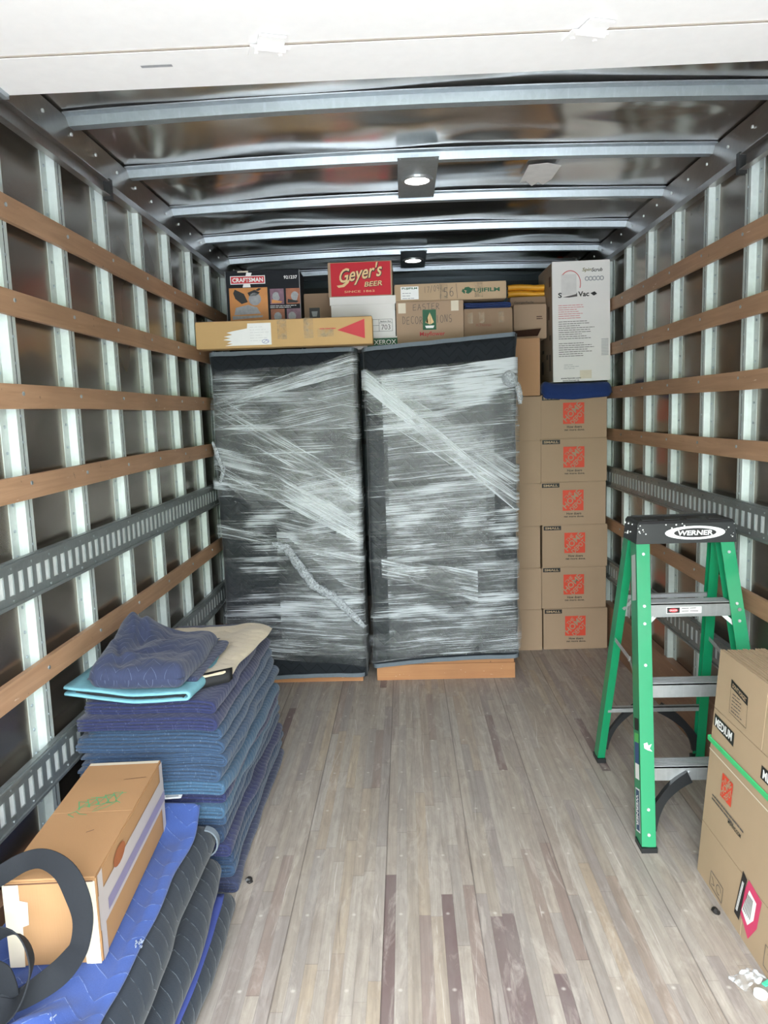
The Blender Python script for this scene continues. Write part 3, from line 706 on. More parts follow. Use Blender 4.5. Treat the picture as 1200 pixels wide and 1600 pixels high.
# mitre saw box
w_, d, h = .414, .22, .452; t = carton('saw_carton', w_, d, h, (-.772, 4.30+.11, CT), .02, black_card, 'black printed power saw box behind the long tan carton', tape=False)
O = fr(w_, d, 0, 0); zt = h
lg = patch('logo_panel', O+Vector((.125, 0, zt-.05)), X, Z, .195, .045, white_m, t, .0006); patch('logo_panel', O+Vector((.125, -.0003, zt-.05)), X, Z, .187, .037, redink, lg, .0008)
patch('logo_star', O, X, Z, 0, 0, white_m, lg, .0003, [(.095, zt-.09), (.12, zt-.01), (.15, zt-.012), (.135, zt-.05), (.14, zt-.09)])
text('lettering', 'CRAFTSMAN', O+Vector((.125, -.0006, zt-.05)), X, Z, .024, white_m, lg, .172, bold=.03)
text('lettering', '921237', O+Vector((.365, 0, zt-.042)), X, Z, .018, white_m, t, .075, bold=.02)
big = patch('picture', O+Vector((.125, 0, zt-.195)), X, Z, .215, .205, photo_or, t, .0006)
# saw silhouette
def wedge(pts, m_): return patch('saw_picture', O+Vector((0, -.0003, 0)), X, Z, 0, 0, m_, big, .0008, [(a, zt-b_) for a, b_ in pts])
wedge([(.05, .10), (.10, .125), (.12, .17), (.085, .18), (.05, .15), (.04, .12)], black_m)
wedge([(a, b_) for a, b_ in arc(.16, .155, .035, .035, 0, 350, 18)], grey_pic)
wedge([(.12, .12), (.16, .105), (.19, .12), (.17, .135), (.13, .14)], black_m); wedge([(.05, .20), (.12, .185), (.17, .20), (.19, .235), (.04, .24)], grey_pic); wedge([(.03, .245), (.2, .245), (.2, .255), (.03, .265)], grey_pic)
wedge([(.165, .107), (.185, .095), (.2, .1), (.18, .112)], black_m)
for i, (a, b_) in enumerate(((.285, .145), (.375, .145), (.285, .255), (.375, .255))):
    p_ = patch('picture', O+Vector((a, 0, zt-b_)), X, Z, .078, .085, (photo_pu, photo_br, photo_br, photo_pu)[i], t, .0006)
    q_ = a-.03, b_-.02
    patch('picture_detail', O+Vector((0, -.0003, 0)), X, Z, 0, 0, grey_pic, p_, .0008, [(x, zt-y) for x, y in arc(a+(-.005, .01, .0, -.01)[i], b_, .022, .025, 20+40*i, 300+40*i, 9)])
    patch('picture_detail', O+Vector((0, -.0004, 0)), X, Z, 0, 0, (photo_or, black_m, photo_or, white_m)[i], p_, .0009, [(a-.03, zt-b_-.015), (a+.03, zt-b_-.028), (a+.02, zt-b_-.036), (a-.032, zt-b_-.036)])
fineprint('fine_print', O+Vector((.245, 0, zt-.196)), X, Z, 2, .16, .009, .003, white_m, t, 6)
patch('tape', O+Vector((.10, 0, zt-.005)), X, Z, .06, .008, tape_w, t, .001)
bm = bmesh.new()
for x in (.0, w_): box(bm, x-w_/2-.0015, x-w_/2+.0015, -d/2-.0015, -d/2+.01, 0, h)
finish('worn_edge', bm, grey_pic, t)

# brown box with little picture, further back
w_, d, h = .16, .15, .335; t = carton('small_carton', w_, d, h, (-.478, 4.50, CT), 0, kraft_dk, 'dim brown carton with a small cup picture between the saw box and beer box', tape=False)
O = fr(w_, d, 0, 0); p_ = patch('label', O+Vector((.06, 0, .22)), X, Z, .06, .07, black_m, t); patch('cup_picture', O+Vector((0, -.0003, 0)), X, Z, 0, 0, grey_pic, p_, .0008, [(.042, .235), (.078, .235), (.072, .205), (.048, .205)])

# paper carton lid, bankers box, beer box
w_, d, h = .372, .26, .066; t = carton('paper_carton', w_, d, h, (-.198, 4.43, CT), 0, white_card, 'low white carton with green print at the bottom under the white file box', tape=False)
O = fr(w_, d, 0, 0); g_ = patch('green_panel', O+Vector((.275, 0, .034)), X, Z, .17, .050, green_print, t); text('lettering', 'XEROX', O+Vector((.29, -.0003, .036)), X, Z, .026, white_m, g_, .125, bold=.01)
w_, d, h = .366, .27, .224; t = empty('file_box', (-.212, 4.435, CT+.067), 0, 'white cardboard file box with a lid under the red beer box', 'box')
finish('body', B(-w_/2+.004, w_/2-.004, -d/2+.004, d/2-.004, 0, h-.002), white_card, t, bevel=.003); finish('lid', B(-w_/2-.002, w_/2+.002, -d/2-.002, d/2+.002, h-.045, h), white_card, t, bevel=.004)
O = fr(w_, d, 0, 0, -.003); gl_ = strokes('label_frame', [[(.19, .03), (.345, .03), (.345, .095), (.19, .095), (.19, .03)], [(.27, .03), (.27, .095)], [(.23, .03), (.23, .095)], [(.19, .062), (.27, .062)], [(.27, .075), (.345, .075)]], O, X, Z, .0016, black_m, t)
text('lettering', '703', O+Vector((.308, 0, .052)), X, Z, .028, darkgrey_m, gl_, .05); text('lettering', 'Bankers Box', O+Vector((.308, 0, .084)), X, Z, .008, black_m, gl_, .06, bold=.02)
w_, d, h = .358, .25, .188; t = carton('beer_carton', w_, d, h, (-.221, 4.43, CT+.292), -.02, kraft, 'red and tan beer carton with script lettering on the white file box', tape=True)
O = fr(w_, d, 0, 0)
rp = patch('red_panel', O+Vector((.183, 0, .094)), X, Z, .334, .180, red_card, t, .0006)
for m_, bo, dx, dz_ in ((black_m, .045, .002, -.002), (tan_ink, .014, 0, 0)):
    text('lettering', "Geyer's", O+Vector((.185+dx, -.0006 if bo > .03 else -.0012, .118+dz_)), X, Z, .100, m_, rp, .245 if bo < .03 else .250, shear=.45, bold=bo, rot=.14)
    text('lettering', 'BEER', O+Vector((.252+dx, -.0006 if bo > .03 else -.0012, .066+dz_)), X, Z, .026, m_, rp, .10, shear=.2, bold=bo*.8, rot=.05)
patch('swoosh', O+Vector((0, -.0012, 0)), X, Z, 0, 0, tan_ink, rp, .0008, [(.048, .062), (.058, .050), (.09, .054), (.115, .075), (.125, .098), (.10, .080), (.08, .066)])
text('lettering', 'SINCE 1862', O+Vector((.175, -.0006, .027)), X, Z, .011, tan_ink, rp, .17)

# easter decorations carton
w_, d, h = .376, .28, .252; t = carton('decorations_carton', w_, d, h, (.161, 4.44, CT), 0, kraft, 'kraft carton marked in pen for easter decorations on the right cabinet')
O = fr(w_, d, 0, 0)
g_ = patch('green_panel', O+Vector((.185, 0, .150)), X, Z, .075, .110, green_print, t)
patch('ship_picture', O+Vector((0, -.0003, 0)), X, Z, 0, 0, white_m, g_, .0008, [(.160, .118), (.212, .118), (.206, .104), (.166, .104)])
for q in ([(.188, .124), (.188, .190), (.162, .135)], [(.190, .185), (.210, .135), (.190, .124)], [(.166, .140), (.175, .165), (.178, .128)]): patch('ship_picture', O+Vector((0, -.0003, 0)), X, Z, 0, 0, tan_ink, g_, .0008, q)
hand('handwriting', 'EASTER', .095, .205, .032, .026, O, X, Z, .0024, darkgrey_m, t, .02)
hand('handwriting', 'DECOR', .035, .130, .040, .0235, O, X, Z, .0024, darkgrey_m, t)
hand('handwriting', 'IONS', .222, .134, .040, .024, O, X, Z, .0024, darkgrey_m, t)
text('lettering', 'Mayflower', O+Vector((.200, 0, .070)), X, Z, .030, redink, t, .14, bold=.01)
for x, z in ((.033, .217), (.328, .222)): patch('masking_tape', O+Vector((x, -.0003, z)), X, Z, .042, .055, tape_w, t, .001)

# film company long carton
w_, d, h = .624, .24, .094; t = carton('film_carton', w_, d, h, (.280, 4.44, CT+.256), -.012, kraft_lt, 'long low kraft carton with green film brand lettering on the decorations carton', tape=False)
O = fr(w_, d, 0, 0)
text('lettering', 'FUJIFILM', O+Vector((.505, 0, .046)), X, Z, .028, green_print, t, .165, bold=.03)
patch('green_mark', O, X, Z, 0, 0, green_print, t, .0006, [(.385, .052), (.395, .066), (.415, .068), (.435, .056), (.430, .040), (.412, .030), (.398, .036), (.404, .048)])
patch('green_mark', O, X, Z, 0, 0, green_print, t, .0006, [(.376, .044), (.392, .030), (.396, .042), (.382, .060)])
l_ = patch('label', O+Vector((.085, 0, .046)), X, Z, .100, .070, white_m, t); text('lettering', 'FUJIFILM', O+Vector((.085, -.0003, .070)), X, Z, .013, green_print, l_, .085, bold=.03); fineprint('label_print', O+Vector((.045, -.0004, .045)), X, Z, 3, .07, .014, .0035, grey_pic, l_, 4)
hand('handwriting', '17/09', .165, .045, .032, .018, O, X, Z, .0020, darkgrey_m, t, .1)
hand('handwriting', '56', .275, .020, .048, .032, O, X, Z, .0030, darkgrey_m, t)
strokes('handwriting', [[(.262, .085), (.258, .005)], [(.345, .088), (.352, .008)]], O, X, Z, .0022, darkgrey_m, t)
for x in (.275, .470): patch('tape', O+Vector((x, -.0003, .05)), X, Z, .045, .08, tape_m, t, .0005)

w_, d, h = .272, .26, .205; t = carton('taped_carton', w_, d, h, (.489, 4.46, CT), 0, kraft_dk, 'dull taped kraft carton right of the decorations carton on the cabinet', tape=True)
O = fr(w_, d, 0, 0)
for x in (.035, .10, .21): patch('tape', O+Vector((x, -.0002, .155)), X, Z, .03, .06, tape_m, t, .0006)
text('lettering', 'H.Thomas', O+Vector((.11, -.0004, .115)), X, Z, .016, mat_gloss('faded_red_ink', '8E4A3A', .6), t, .085)

# ------------------------------------------------------------------ soft goods helpers
def pillow(name, quad, z0, hgt, mat, parent=None, nx=40, ny=40, edge=.035, bumps=(), seed=0, rough=.006, side_bulge=.012, power=.5, thick=None):
    """soft folded pad over a quad outline [(x,y)*4 ccw from front-left]; hgt may be callable(u,v)"""
    q = [Vector(p) for p in quad]; bm = bmesh.new(); uvl = bm.loops.layers.uv.new('UVMap'); T = []; Bt = []
    W_ = (q[1]-q[0]).length; D_ = (q[3]-q[0]).length
    for j in range(ny+1):
        rt, rb = [], []
        for i in range(nx+1):
            u, v = i/nx, j/ny
            # denser near the rim
            u = .5-.5*math.cos(PI*u) if True else u; v = .5-.5*math.cos(PI*v)
            p = q[0].lerp(q[1], u).lerp(q[3].lerp(q[2], u), v)
            du, dv = min(u, 1-u)*W_, min(v, 1-v)*D_; e_ = min(1, min(du, dv)/edge); c_ = min(1, math.hypot(max(0, edge-du), max(0, edge-dv))/edge)
            prof = math.sqrt(max(0, 1-c_*c_)) if c_ < 1 else 0
            h_ = hgt(u, v) if callable(hgt) else hgt
            z0_ = z0(u, v) if callable(z0) else z0
            bmp = sum(a*math.exp(-(((u-bu)*math.cos(an)+(v-bv)*math.sin(an))/su)**2-((-(u-bu)*math.sin(an)+(v-bv)*math.cos(an))/sv)**2) for bu, bv, su, sv, an, a in bumps)
            nz_ = rough*noise.noise(Vector((p.x*7+seed, p.y*7, seed)))+rough*.5*noise.noise(Vector((p.x*19, p.y*19+seed, 1)))
            wob = Vector((noise.noise(Vector((p.y*6, seed, 0))), noise.noise(Vector((p.x*6, seed, 5)))))*side_bulge
            px, py = p.x+wob.x, p.y+wob.y
            zc = z0_+h_*.5
            zt = zc+h_*.5*prof+(bmp+nz_)*prof; zb = zc-h_*.5*prof + (bmp*.0)
            rt.append((bm.verts.new((px, py, zt)), p.x, p.y)); rb.append((bm.verts.new((px, py, min(zb, zt))), p.x, p.y+z0_*3))
        T.append(rt); Bt.append(rb)
    def face(vs):
        f_ = bm.faces.new([v[0] for v in vs])
        for lp, v in zip(f_.loops, vs): lp[uvl].uv = (v[1], v[2])
    for j in range(ny):
        for i in range(nx):
            face((T[j][i], T[j][i+1], T[j+1][i+1], T[j+1][i])); face((Bt[j][i], Bt[j+1][i], Bt[j+1][i+1], Bt[j][i+1]))
    bmesh.ops.remove_doubles(bm, verts=bm.verts, dist=.0004)
    return finish(name, bm, mat, parent, smooth=True)

def ribbon_profile(path, th):
    """closed outline of thickness th along an open 2D path, rounded ends; returns [(x,z,s)]"""
    n = len(path); S = [0]
    for a, b_ in zip(path, path[1:]): S.append(S[-1]+math.dist(a, b_))
    nr = []
    for i in range(n):
        a, b_ = path[max(0, i-1)], path[min(n-1, i+1)]; dx, dz = b_[0]-a[0], b_[1]-a[1]; l = math.hypot(dx, dz) or 1; nr.append((-dz/l, dx/l))
    up = [(path[i][0]+nr[i][0]*th/2, path[i][1]+nr[i][1]*th/2, S[i]) for i in range(n)]
    dn = [(path[i][0]-nr[i][0]*th/2, path[i][1]-nr[i][1]*th/2, S[i]) for i in range(n)]
    return up, dn[::-1], path
def fold_path(xl, xr, z, n_layers, t, inner=0, seed=0):
    """U-fold open at left: layers inner..n-1-inner"""
    za, zb = z+(inner+.5)*t, z+(n_layers-inner-.5)*t; r_ = (zb-za)/2; xe = xr-r_-t*.5-inner*t*.0-inner*.004
    p = []; m = 14
    for k in range(m+1): x = xl+(xe-xl)*k/m; p.append((x, za+.0025*noise.noise(Vector((x*9, seed, inner)))*min(1, (xe-x)*20+.3)))
    for k in range(1, 9): a = -PI/2+PI*k/8; p.append((xe+r_*math.cos(a)*1.05, (za+zb)/2+r_*math.sin(a)))
    for k in range(m): x = xe+(xl-xe)*(k+1)/m; p.append((x, zb+.0025*noise.noise(Vector((x*9, seed+7, inner)))*min(1, (xe-x)*20+.3)))
    return p
def folded_blanket(name, xl, xr, yf, yb, z, h, layers, mat, label, cat='moving blanket', group=None, seed=0, zfun=None, xfun=None, parent=None, inner_mat=None, thf=.97):
    bm = bmesh.new(); uvl = bm.loops.layers.uv.new('UVMap'); t = h/layers; NY = 26
    def tz(x, y, zz):
        a = zfun(x, y) if zfun else 0; return zz+a
    for inner in range(layers//2):
        path = fold_path(xl+random.uniform(-.012, .02), xr, z, layers, t, inner, seed); rings = []
        ys = []
        eps = min(t*.5, .008)
        for k, (yy, s_) in enumerate([(yf, .30), (yf+eps*.25, .68), (yf+eps, .97)]+[(yf+eps+(yb-yf-2*eps)*q/NY, 1.0) for q in range(1, NY)]+[(yb-eps, .97), (yb-eps*.25, .68), (yb, .3)]): ys.append((yy, s_))
        jy = random.uniform(-.006, .006)
        for (yy, s_) in ys:
            up, dn, pt = ribbon_profile(path, t*thf*s_*.95); ring = []; sh = s_
            def mk(x, zz, s):
                ex = min(1, max(0, (x-xl-.05)/(xr-xl)))
                dx = ((.018 if True else 0)*noise.noise(Vector((yy*3.1, seed*1.7, 2)))+.008*noise.noise(Vector((yy*9, seed, z*30))))*ex
                if xfun: dx += xfun(yy)*ex
                dz_ = .004*noise.noise(Vector((x*5, yy*4, seed*2.3)))
                dyy = jy+.010*noise.noise(Vector((x*4, seed, zz*9)))*(1 if yy < (yf+yb)/2 else 1)
                return (Vector((x+dx, yy+dyy, tz(x, yy, zz)+dz_)), s, yy)
            for x, zz, s in up: ring.append(mk(x, zz, s))
            for x, zz, s in dn: ring.append(mk(x, zz, s))
            rings.append(ring)
        V = [[(bm.verts.new(p), s, yy) for p, s, yy in ring] for ring in rings]; n = len(V[0]); mi = 1 if (inner_mat and inner > 0) else 0
        def face(vs):
            f_ = bm.faces.new([v[0] for v in vs]); f_.material_index = mi
            for lp, v in zip(f_.loops, vs): lp[uvl].uv = (v[1], v[2])
        for a, b_ in zip(V, V[1:]):
            for k in range(n): face((a[k], a[(k+1) % n], b_[(k+1) % n], b_[k]))
        half = n//2
        for ring in (V[0], V[-1]):
            for k in range(half-1): face((ring[k], ring[k+1], ring[n-2-k], ring[n-1-k]))
    o = finish(name, bm, [mat, inner_mat] if inner_mat else mat, parent, smooth=True)
    if not parent: tag(o, label, cat, group)
    return o

# navy blanket folded on the taped carton
folded_blanket('moving_blanket', .36, .62, 4.36, 4.56, CT+.207, .034, 4, q_vac, 'small navy folded blanket on the dull taped carton below the film carton', seed=31)

# ================================================================== MOVING BOX COLUMNS, RIGHT REAR
w_, d, h = .402, .28, .266
hd = carton('moving_box', w_, d, h, (1.045, 4.63+.14, 0), 0, kraft, '', 'moving box')
O = fr(w_, d, 0, 0); home_logo(hd, O+Vector((.200, 0, .152)), .128, kraft)
text('lettering', 'How doers', O+Vector((.205, 0, .070)), X, Z, .015, black_m, hd, .09, bold=.02)
text('lettering', 'get more done.', O+Vector((.205, 0, .050)), X, Z, .016, black_m, hd, .125, bold=.02)
lb = patch('size_label', O+Vector((.062, 0, .247)), X, Z, .108, .026, black_m, hd, .0008); text('lettering', 'SMALL', O+Vector((.062, -.0004, .247)), X, Z, .014, kraft_lt, lb, .09, bold=.03)
names = ['bottom', 'second from the bottom', 'third from the bottom', 'fourth from the bottom', 'fifth from the bottom', 'top, beneath the blue blanket,']
offs = [(.006, 0), (-.004, .004), (.001, -.005), (-.012, -.006), (-.004, -.002), (-.006, .002)]
for k in range(6):
    lab = f'small printed moving box, {names[k]} of the right column by the wall'
    loc = (1.042+offs[k][0], 4.77+offs[k][1], k*.267)
    o = hd if k == 0 else dup(hd, loc, random.uniform(-.012, .012), lab)
    o.location = loc; o['label'] = lab; o['group'] = 'printed small moving boxes'
w_, d = .28, .40
pb = carton('plain_moving_box', w_, d, .265, (.691, 4.62+.2, 0), 0, kraft, '', 'moving box')
for k in range(6):
    lab = f'plain box end, {names[k].replace("top, beneath the blue blanket,", "top")} of the column beside the right cabinet'
    loc = (.691+(.006, .002, -.004, 0, .002, .004)[k], 4.82, k*.266)
    o = pb if k == 0 else dup(pb, loc, 0, lab)
    o.location = loc; o['label'] = lab; o['group'] = 'plain small moving boxes'
carton('plain_carton', .28, .40, .345, (.694, 4.84, 1.600), 0, kraft_side, 'plain warm tan carton standing on the plain box column beside the cabinet')
w_, d, h = .2, .28, .205; t = carton('open_carton', w_, d, h, (.79, 4.86, 1.949), 0, kraft, 'tan carton with an open dark flap behind the cabinet top', tape=False)
bm = bmesh.new(); bm.faces.new([bm.verts.new(p) for p in ((-.13, -.17, .045), (.06, -.175, .055), (.045, -.142, .015), (-.13, -.142, .012))]); bmesh.ops.solidify(bm, geom=bm.faces[:], thickness=.003); finish('open_flap', bm, plain('dark_card', '54382C', .8), t)
fineprint('lettering', fr(w_, d, .14, .13), X, Z, 2, .05, .012, .006, brownink, t, 8)
w_, d, h = .22, .2, .055; t = carton('paper_goods_carton', w_, d, h, (.79, 4.90, 2.156), 0, kraft_dk, 'low dull carton under the yellow hose rolls', tape=False)
text('lettering', 'Georgia-Pacific', fr(w_, d, .085, .02), X, Z, .016, black_m, t, .12)
for k, (zz, lab) in enumerate(((2.236, 'yellow padded tube, lower of two beside the tall white box'), (2.276, 'yellow padded tube, upper of two beside the tall white box'))):
    t = empty('yellow_tube', (.79, 4.87, zz-.021), 0, lab, 'tube'); bm = bmesh.new(); rings = []
    for i in range(15):
        x = -.115+.225*i/14; r_ = .0195+.0015*noise.noise(Vector((x*30, k, 0)))
        rings.append([Vector((x, r_*math.cos(a)*1.6, .021+r_*math.sin(a)+.004*math.sin(i*.4))) for a in [2*PI*q/16 for q in range(16)]])
    r_ = extr(bm, None, rings); bm.faces.new(r_[0]); bm.faces.new(r_[-1]); finish('tube', bm, yellow_m, t, smooth='auto')
    bm = bmesh.new(); cyl(bm, (-.118, 0, .021), (-.114, 0, .021), .010, 12); finish('tube_end', bm, black_m, t)

# blue blanket pad and tall vacuum cleaner box
pillow('moving_blanket', [(.835, 4.59), (1.258, 4.585), (1.255, 5.06), (.86, 5.08)], lambda u, v: 1.603-.050*math.exp(-(v/.055)**2)*(1-.6*abs(u-.45)), .068, q_vac, bumps=((.0, .0, .12, .2, 0, .02),), seed=4, rough=.004, edge=.03, side_bulge=.004)
tag(bpy.data.objects[-1] if False else [o for o in C.objects if o.name.startswith('moving_blanket')][-1], 'blue blanket pad between the printed moving boxes and the tall white box', 'moving blanket')
w_, d, h = .343, .44, .705; t = carton('vacuum_carton', w_, d, h, (1.083, 4.625+.22, 1.678), .0, white_card, 'tall white vacuum cleaner carton standing on the blue blanket', tape=False, tilt=-.010)
O = fr(w_, d, 0, 0)
strokes('red_arc', [arc(.105, h-.13, .062, .075, 135, -20, 16)], O, X, Z, .004, redink, t)
patch('worn_patch', O+Vector((.098, 0, h-.135)), X, Z, .09, .12, plain('scuffed_card', 'CFCCC9', .8), t, .0004)
text('lettering', 'Spin', O+Vector((.205, 0, h-.055)), X, Z, .026, mat_gloss('olive_print', '77724A', .6), t, .055, shear=.2, bold=.02)
text('lettering', 'Scrub', O+Vector((.265, 0, h-.055)), X, Z, .022, darkgrey_m, t, .065, shear=.2, bold=.03)
rg = strokes('ring_row', [arc(.205+.022*k, h-.105, .010, .011, 0, 360, 12) for k in range(5)], O, X, Z, .0055, grey_pic, t)
text('lettering', 'S', O+Vector((.045, 0, h-.195)), X, Z, .030, black_m, t, .022, bold=.03)
patch('torn_letters', O, X, Z, 0, 0, darkgrey_m, t, .0005, [(.06, h-.207), (.10, h-.200), (.14, h-.192), (.145, h-.180), (.148, h-.205), (.10, h-.210)])
text('lettering', 'Vac', O+Vector((.185, 0, h-.192)), X, Z, .030, black_m, t, .065, bold=.03)
patch('lettering', O, X, Z, 0, 0, black_m, t, .0005, [(.225, h-.19), (.25, h-.18), (.265, h-.195), (.245, h-.205)])
fineprint('red_print', O+Vector((.035, 0, h-.255)), X, Z, 7, .19, .0125, .0032, mat_gloss('pale_red_print', 'CF6A72', .6), t, 11)
fineprint('fine_print', O+Vector((.035, 0, h-.350)), X, Z, 9, .22, .0125, .0034, darkgrey_m, t, 12)
fineprint('fine_print', O+Vector((.035, 0, h-.478)), X, Z, 7, .22, .0125, .0034, darkgrey_m, t, 13)
fineprint('fine_print', O+Vector((.065, 0, h-.605)), X, Z, 3, .09, .011, .0025, grey_pic, t, 14)
strokes('barcode', [[(.29, h-.46-k*.0085), (.33, h-.46-k*.0085)] for k in range(12)], O, X, Z, .0035, grey_pic, t)
patch('masking_tape', O+Vector((.195, 0, h-.665)), X, Z, .07, .05, tape_w, t, .0005)
text('lettering', 'www.hoover.com', O+Vector((.105, 0, h-.684)), X, Z, .011, black_m, t, .12, bold=.02)
text('lettering', 'www.hoover.ca', O+Vector((.105, 0, h-.698)), X, Z, .010, black_m, t, .10, bold=.02)
# printed left side
sp_ = patch('side_print', Vector((-w_/2-.0016, 0, h/2)), -Y, Z, d-.01, h-.01, plain('brown_side_print', 'A1907C', .6, 0, .25, 8), t, .0005)
for yy, z, ww, hh in ((-.16, .60, .05, .06), (.0, .5, .05, .03), (-.12, .42, .04, .08), (-.15, .27, .05, .03), (.1, .3, .06, .02), (.08, .2, .06, .02), (-.14, .12, .05, .10), (.13, .55, .03, .12), (.1, .10, .05, .08), (-.05, .16, .05, .03)):
    patch('side_print', Vector((-w_/2-.0024, yy, z)), -Y, Z, ww, hh, (brownink if z > .4 else darkgrey_m), sp_, .0005)

# ================================================================== BLANKET STACK, LEFT
cols = ['navy', 'steel', 'dsteel', 'indigo', 'dsteel', 'steel', 'sky', 'indigo', 'sky', 'steel', 'steel', 'steel', 'steel', 'indigo', 'indigo']
desc = ['dark navy folded blanket at the very bottom of the stack', 'steel blue folded blanket second from the bottom of the stack', 'deep blue folded blanket third from the bottom of the stack',
        'violet blue folded blanket low in the stack, level with the box', 'deep blue folded blanket on the low violet one in the stack', 'steel blue folded blanket two above the low violet one in the stack',
        'bright sky blue folded blanket just under the middle violet one', 'violet folded blanket in the middle of the stack', 'sky blue folded blanket just above the middle violet one',
        'steel blue folded blanket, fourth below the violet pair at the top', 'steel blue folded blanket, third below the violet pair at the top', 'steel blue folded blanket, second below the violet pair at the top',
        'steel blue folded blanket directly below the violet pair at the top', 'indigo folded blanket, lower of the violet pair at the top', 'indigo folded blanket under the teal and cream pads']
mm = {'navy': q_navy, 'steel': q_steel, 'dsteel': q_dsteel, 'indigo': q_indigo, 'sky': q_sky}
z = 0.001; n = len(cols); hh = .652/n
for k, c_ in enumerate(cols):
    xr = -.600 + random.uniform(-.010, .012) - (.015 if k > 11 else 0) + (.012 if k < 4 else 0); xl = -1.055+random.uniform(-.01, .02)
    if k < 6: xl = -1.05
    hh_ = hh; yb = 3.20+random.uniform(-.03, .02)-(.0 if k < 8 else .04); yf = 2.235+random.uniform(-.022, .016)-(.02 if k > 12 else 0)
    f = k/(n-1)
    folded_blanket('moving_blanket', xl, xr, yf, yb, z, hh*.995, (4, 4, 4, 4, 6, 4)[k % 6], mm[c_], desc[k], group='folded blankets in the tall stack', seed=k*3+1,
                   zfun=lambda x, y, f=f: f*(-.03*(y-2.2)) - f*.012*max(0, (x+.72)/.12)**2, xfun=lambda y, k=k: -.015*math.sin((y-2.2)*2.6+k*.3)*.6)
    z += hh
ST = z
# teal edged pad (folded loop) with dark inside, cream blanket, crumpled navy blanket
tl = lambda x, y: -.03*(y-2.2)+.035*max(0, (-.85-x)/.25)**1.5
to = folded_blanket('moving_pad', -1.075, -.668, 2.19, 2.62, ST+.002, .044, 2, teal_m, 'teal edged moving pad folded open at the front of the stack top', seed=77, zfun=tl, thf=.55)
folded_blanket('pad_lining', -1.03, -.700, 2.205, 2.60, ST+.0155, .014, 2, q_black, '', seed=78, zfun=tl, parent=to)
o = pillow('moving_blanket', [(-.70, 2.31), (-.615, 2.38), (-.575, 3.05), (-1.03, 3.02)], lambda u, v: ST-.001-.03*v, .038, q_cream, seed=9, rough=.008, edge=.018, bumps=((.85, .9, .2, .2, 0, .01),)); tag(o, 'cream quilted blanket laid across the back of the stack top', 'moving blanket')
bm = bmesh.new()
rings = []
for i in range(9):
    f = i/8; x = -.705+.10*f; y = 2.315+.075*f-.010
    rings.append([Vector((x, y, ST+.002)), Vector((x+.004, y+.03, ST+.002)), Vector((x+.004, y+.034, ST+.043-.003*f)), Vector((x, y+.004, ST+.030)), Vector((x, y-.004, ST+.018))])
r_ = extr(bm, None, rings); bm.faces.new(r_[0]); bm.faces.new(r_[-1]); finish('corner_binding', bm, black_bind, o, smooth=True)
o = pillow('crumpled_blanket', [(-1.005, 2.205), (-.70, 2.185), (-.700, 2.66), (-1.06, 2.66)], lambda u, v: ST+.044-.015*v, lambda u, v: .075, q_navy, nx=70, ny=70, seed=21, rough=.012, edge=.035, side_bulge=.012,
    bumps=((.27, .80, .20, .20, .3, .095), (.13, .45, .16, .26, 0, .040), (.45, .40, .06, .30, -1.0, .016), (.35, .22, .25, .05, .35, .022), (.62, .15, .22, .05, -.2, .010), (.30, .75, .05, .3, .2, -.03), (.22, .3, .04, .2, .5, -.02), (.55, .55, .3, .05, .5, .010)))
tag(o, 'crumpled navy quilted blanket with a raised left corner on top of the stack', 'moving blanket')
o2 = pillow('moving_blanket', [(-.90, 2.30), (-.680, 2.275), (-.672, 2.68), (-.90, 2.70)], ST+.037, .018, q_navy, seed=25, rough=.004, edge=.012); tag(o2, 'thin navy blanket just under the crumpled one on the stack top', 'moving blanket')

# ================================================================== FRONT PILE: charcoal folded blankets, blue blanket, taped box
FB = [(.001, .080, -.572, .000), (.081, .083, -.596, .0), (.164, .090, -.618, .0)]
for k, (z0, h_, xr, _) in enumerate(FB):
    o = folded_blanket('moving_blanket', -1.05, xr-.0, 1.18, 2.12+.04*k, z0, h_, 4, q_black2,
        ('charcoal quilted blanket on the floor under the blue one at the front', 'charcoal quilted blanket second from the floor in the front pile', 'charcoal quilted blanket directly beneath the royal blue one')[k],
        group='charcoal blankets in the front pile', seed=40+k*5, zfun=(lambda x, y, k=k: .0) , xfun=lambda y, k=k: (.020*math.sin(y*4+k*1.4)-.03*(k == 2)*max(0, 1.6-y)))
    if k == 2:
        bm = bmesh.new(); rings = []
        for i in range(13):
            a = -PI/2+PI*i/12; rings.append([Vector((xr-.040+.040*math.cos(a)*1.02, 2.165+dy, z0+.045+.046*math.sin(a)*1.0)) for dy in (0, .024)]+[Vector((xr-.040+.036*math.cos(a), 2.165+dy, z0+.045+.041*math.sin(a))) for dy in (.024, 0)])
        extr(bm, None, rings); finish('binding', bm, grey_bind, o)
bm = bmesh.new(); rings = []
for i in range(40):
    y = 1.2+.90*i/39; x = -.604+.020*math.sin(y*4+.7)+.004*noise.noise(Vector((y*9, 1, 1)))
    rings.append([Vector((x-.03, y, .0795)), Vector((x+.006, y, .0780)), Vector((x+.008, y, .0810)), Vector((x+.006, y, .0840)), Vector((x-.03, y, .0825))])
r_ = extr(bm, None, rings); bm.faces.new(r_[0]); bm.faces.new(r_[-1]); finish('blue_hem', bm, plain('blue_hem_fabric', '3A4788', .9), [o_ for o_ in C.objects if o_.get('label') == 'charcoal quilted blanket on the floor under the blue one at the front'][0], smooth=True)
def bz(u, v): return .2545+.05*max(0, (v-.80)/.2)**2
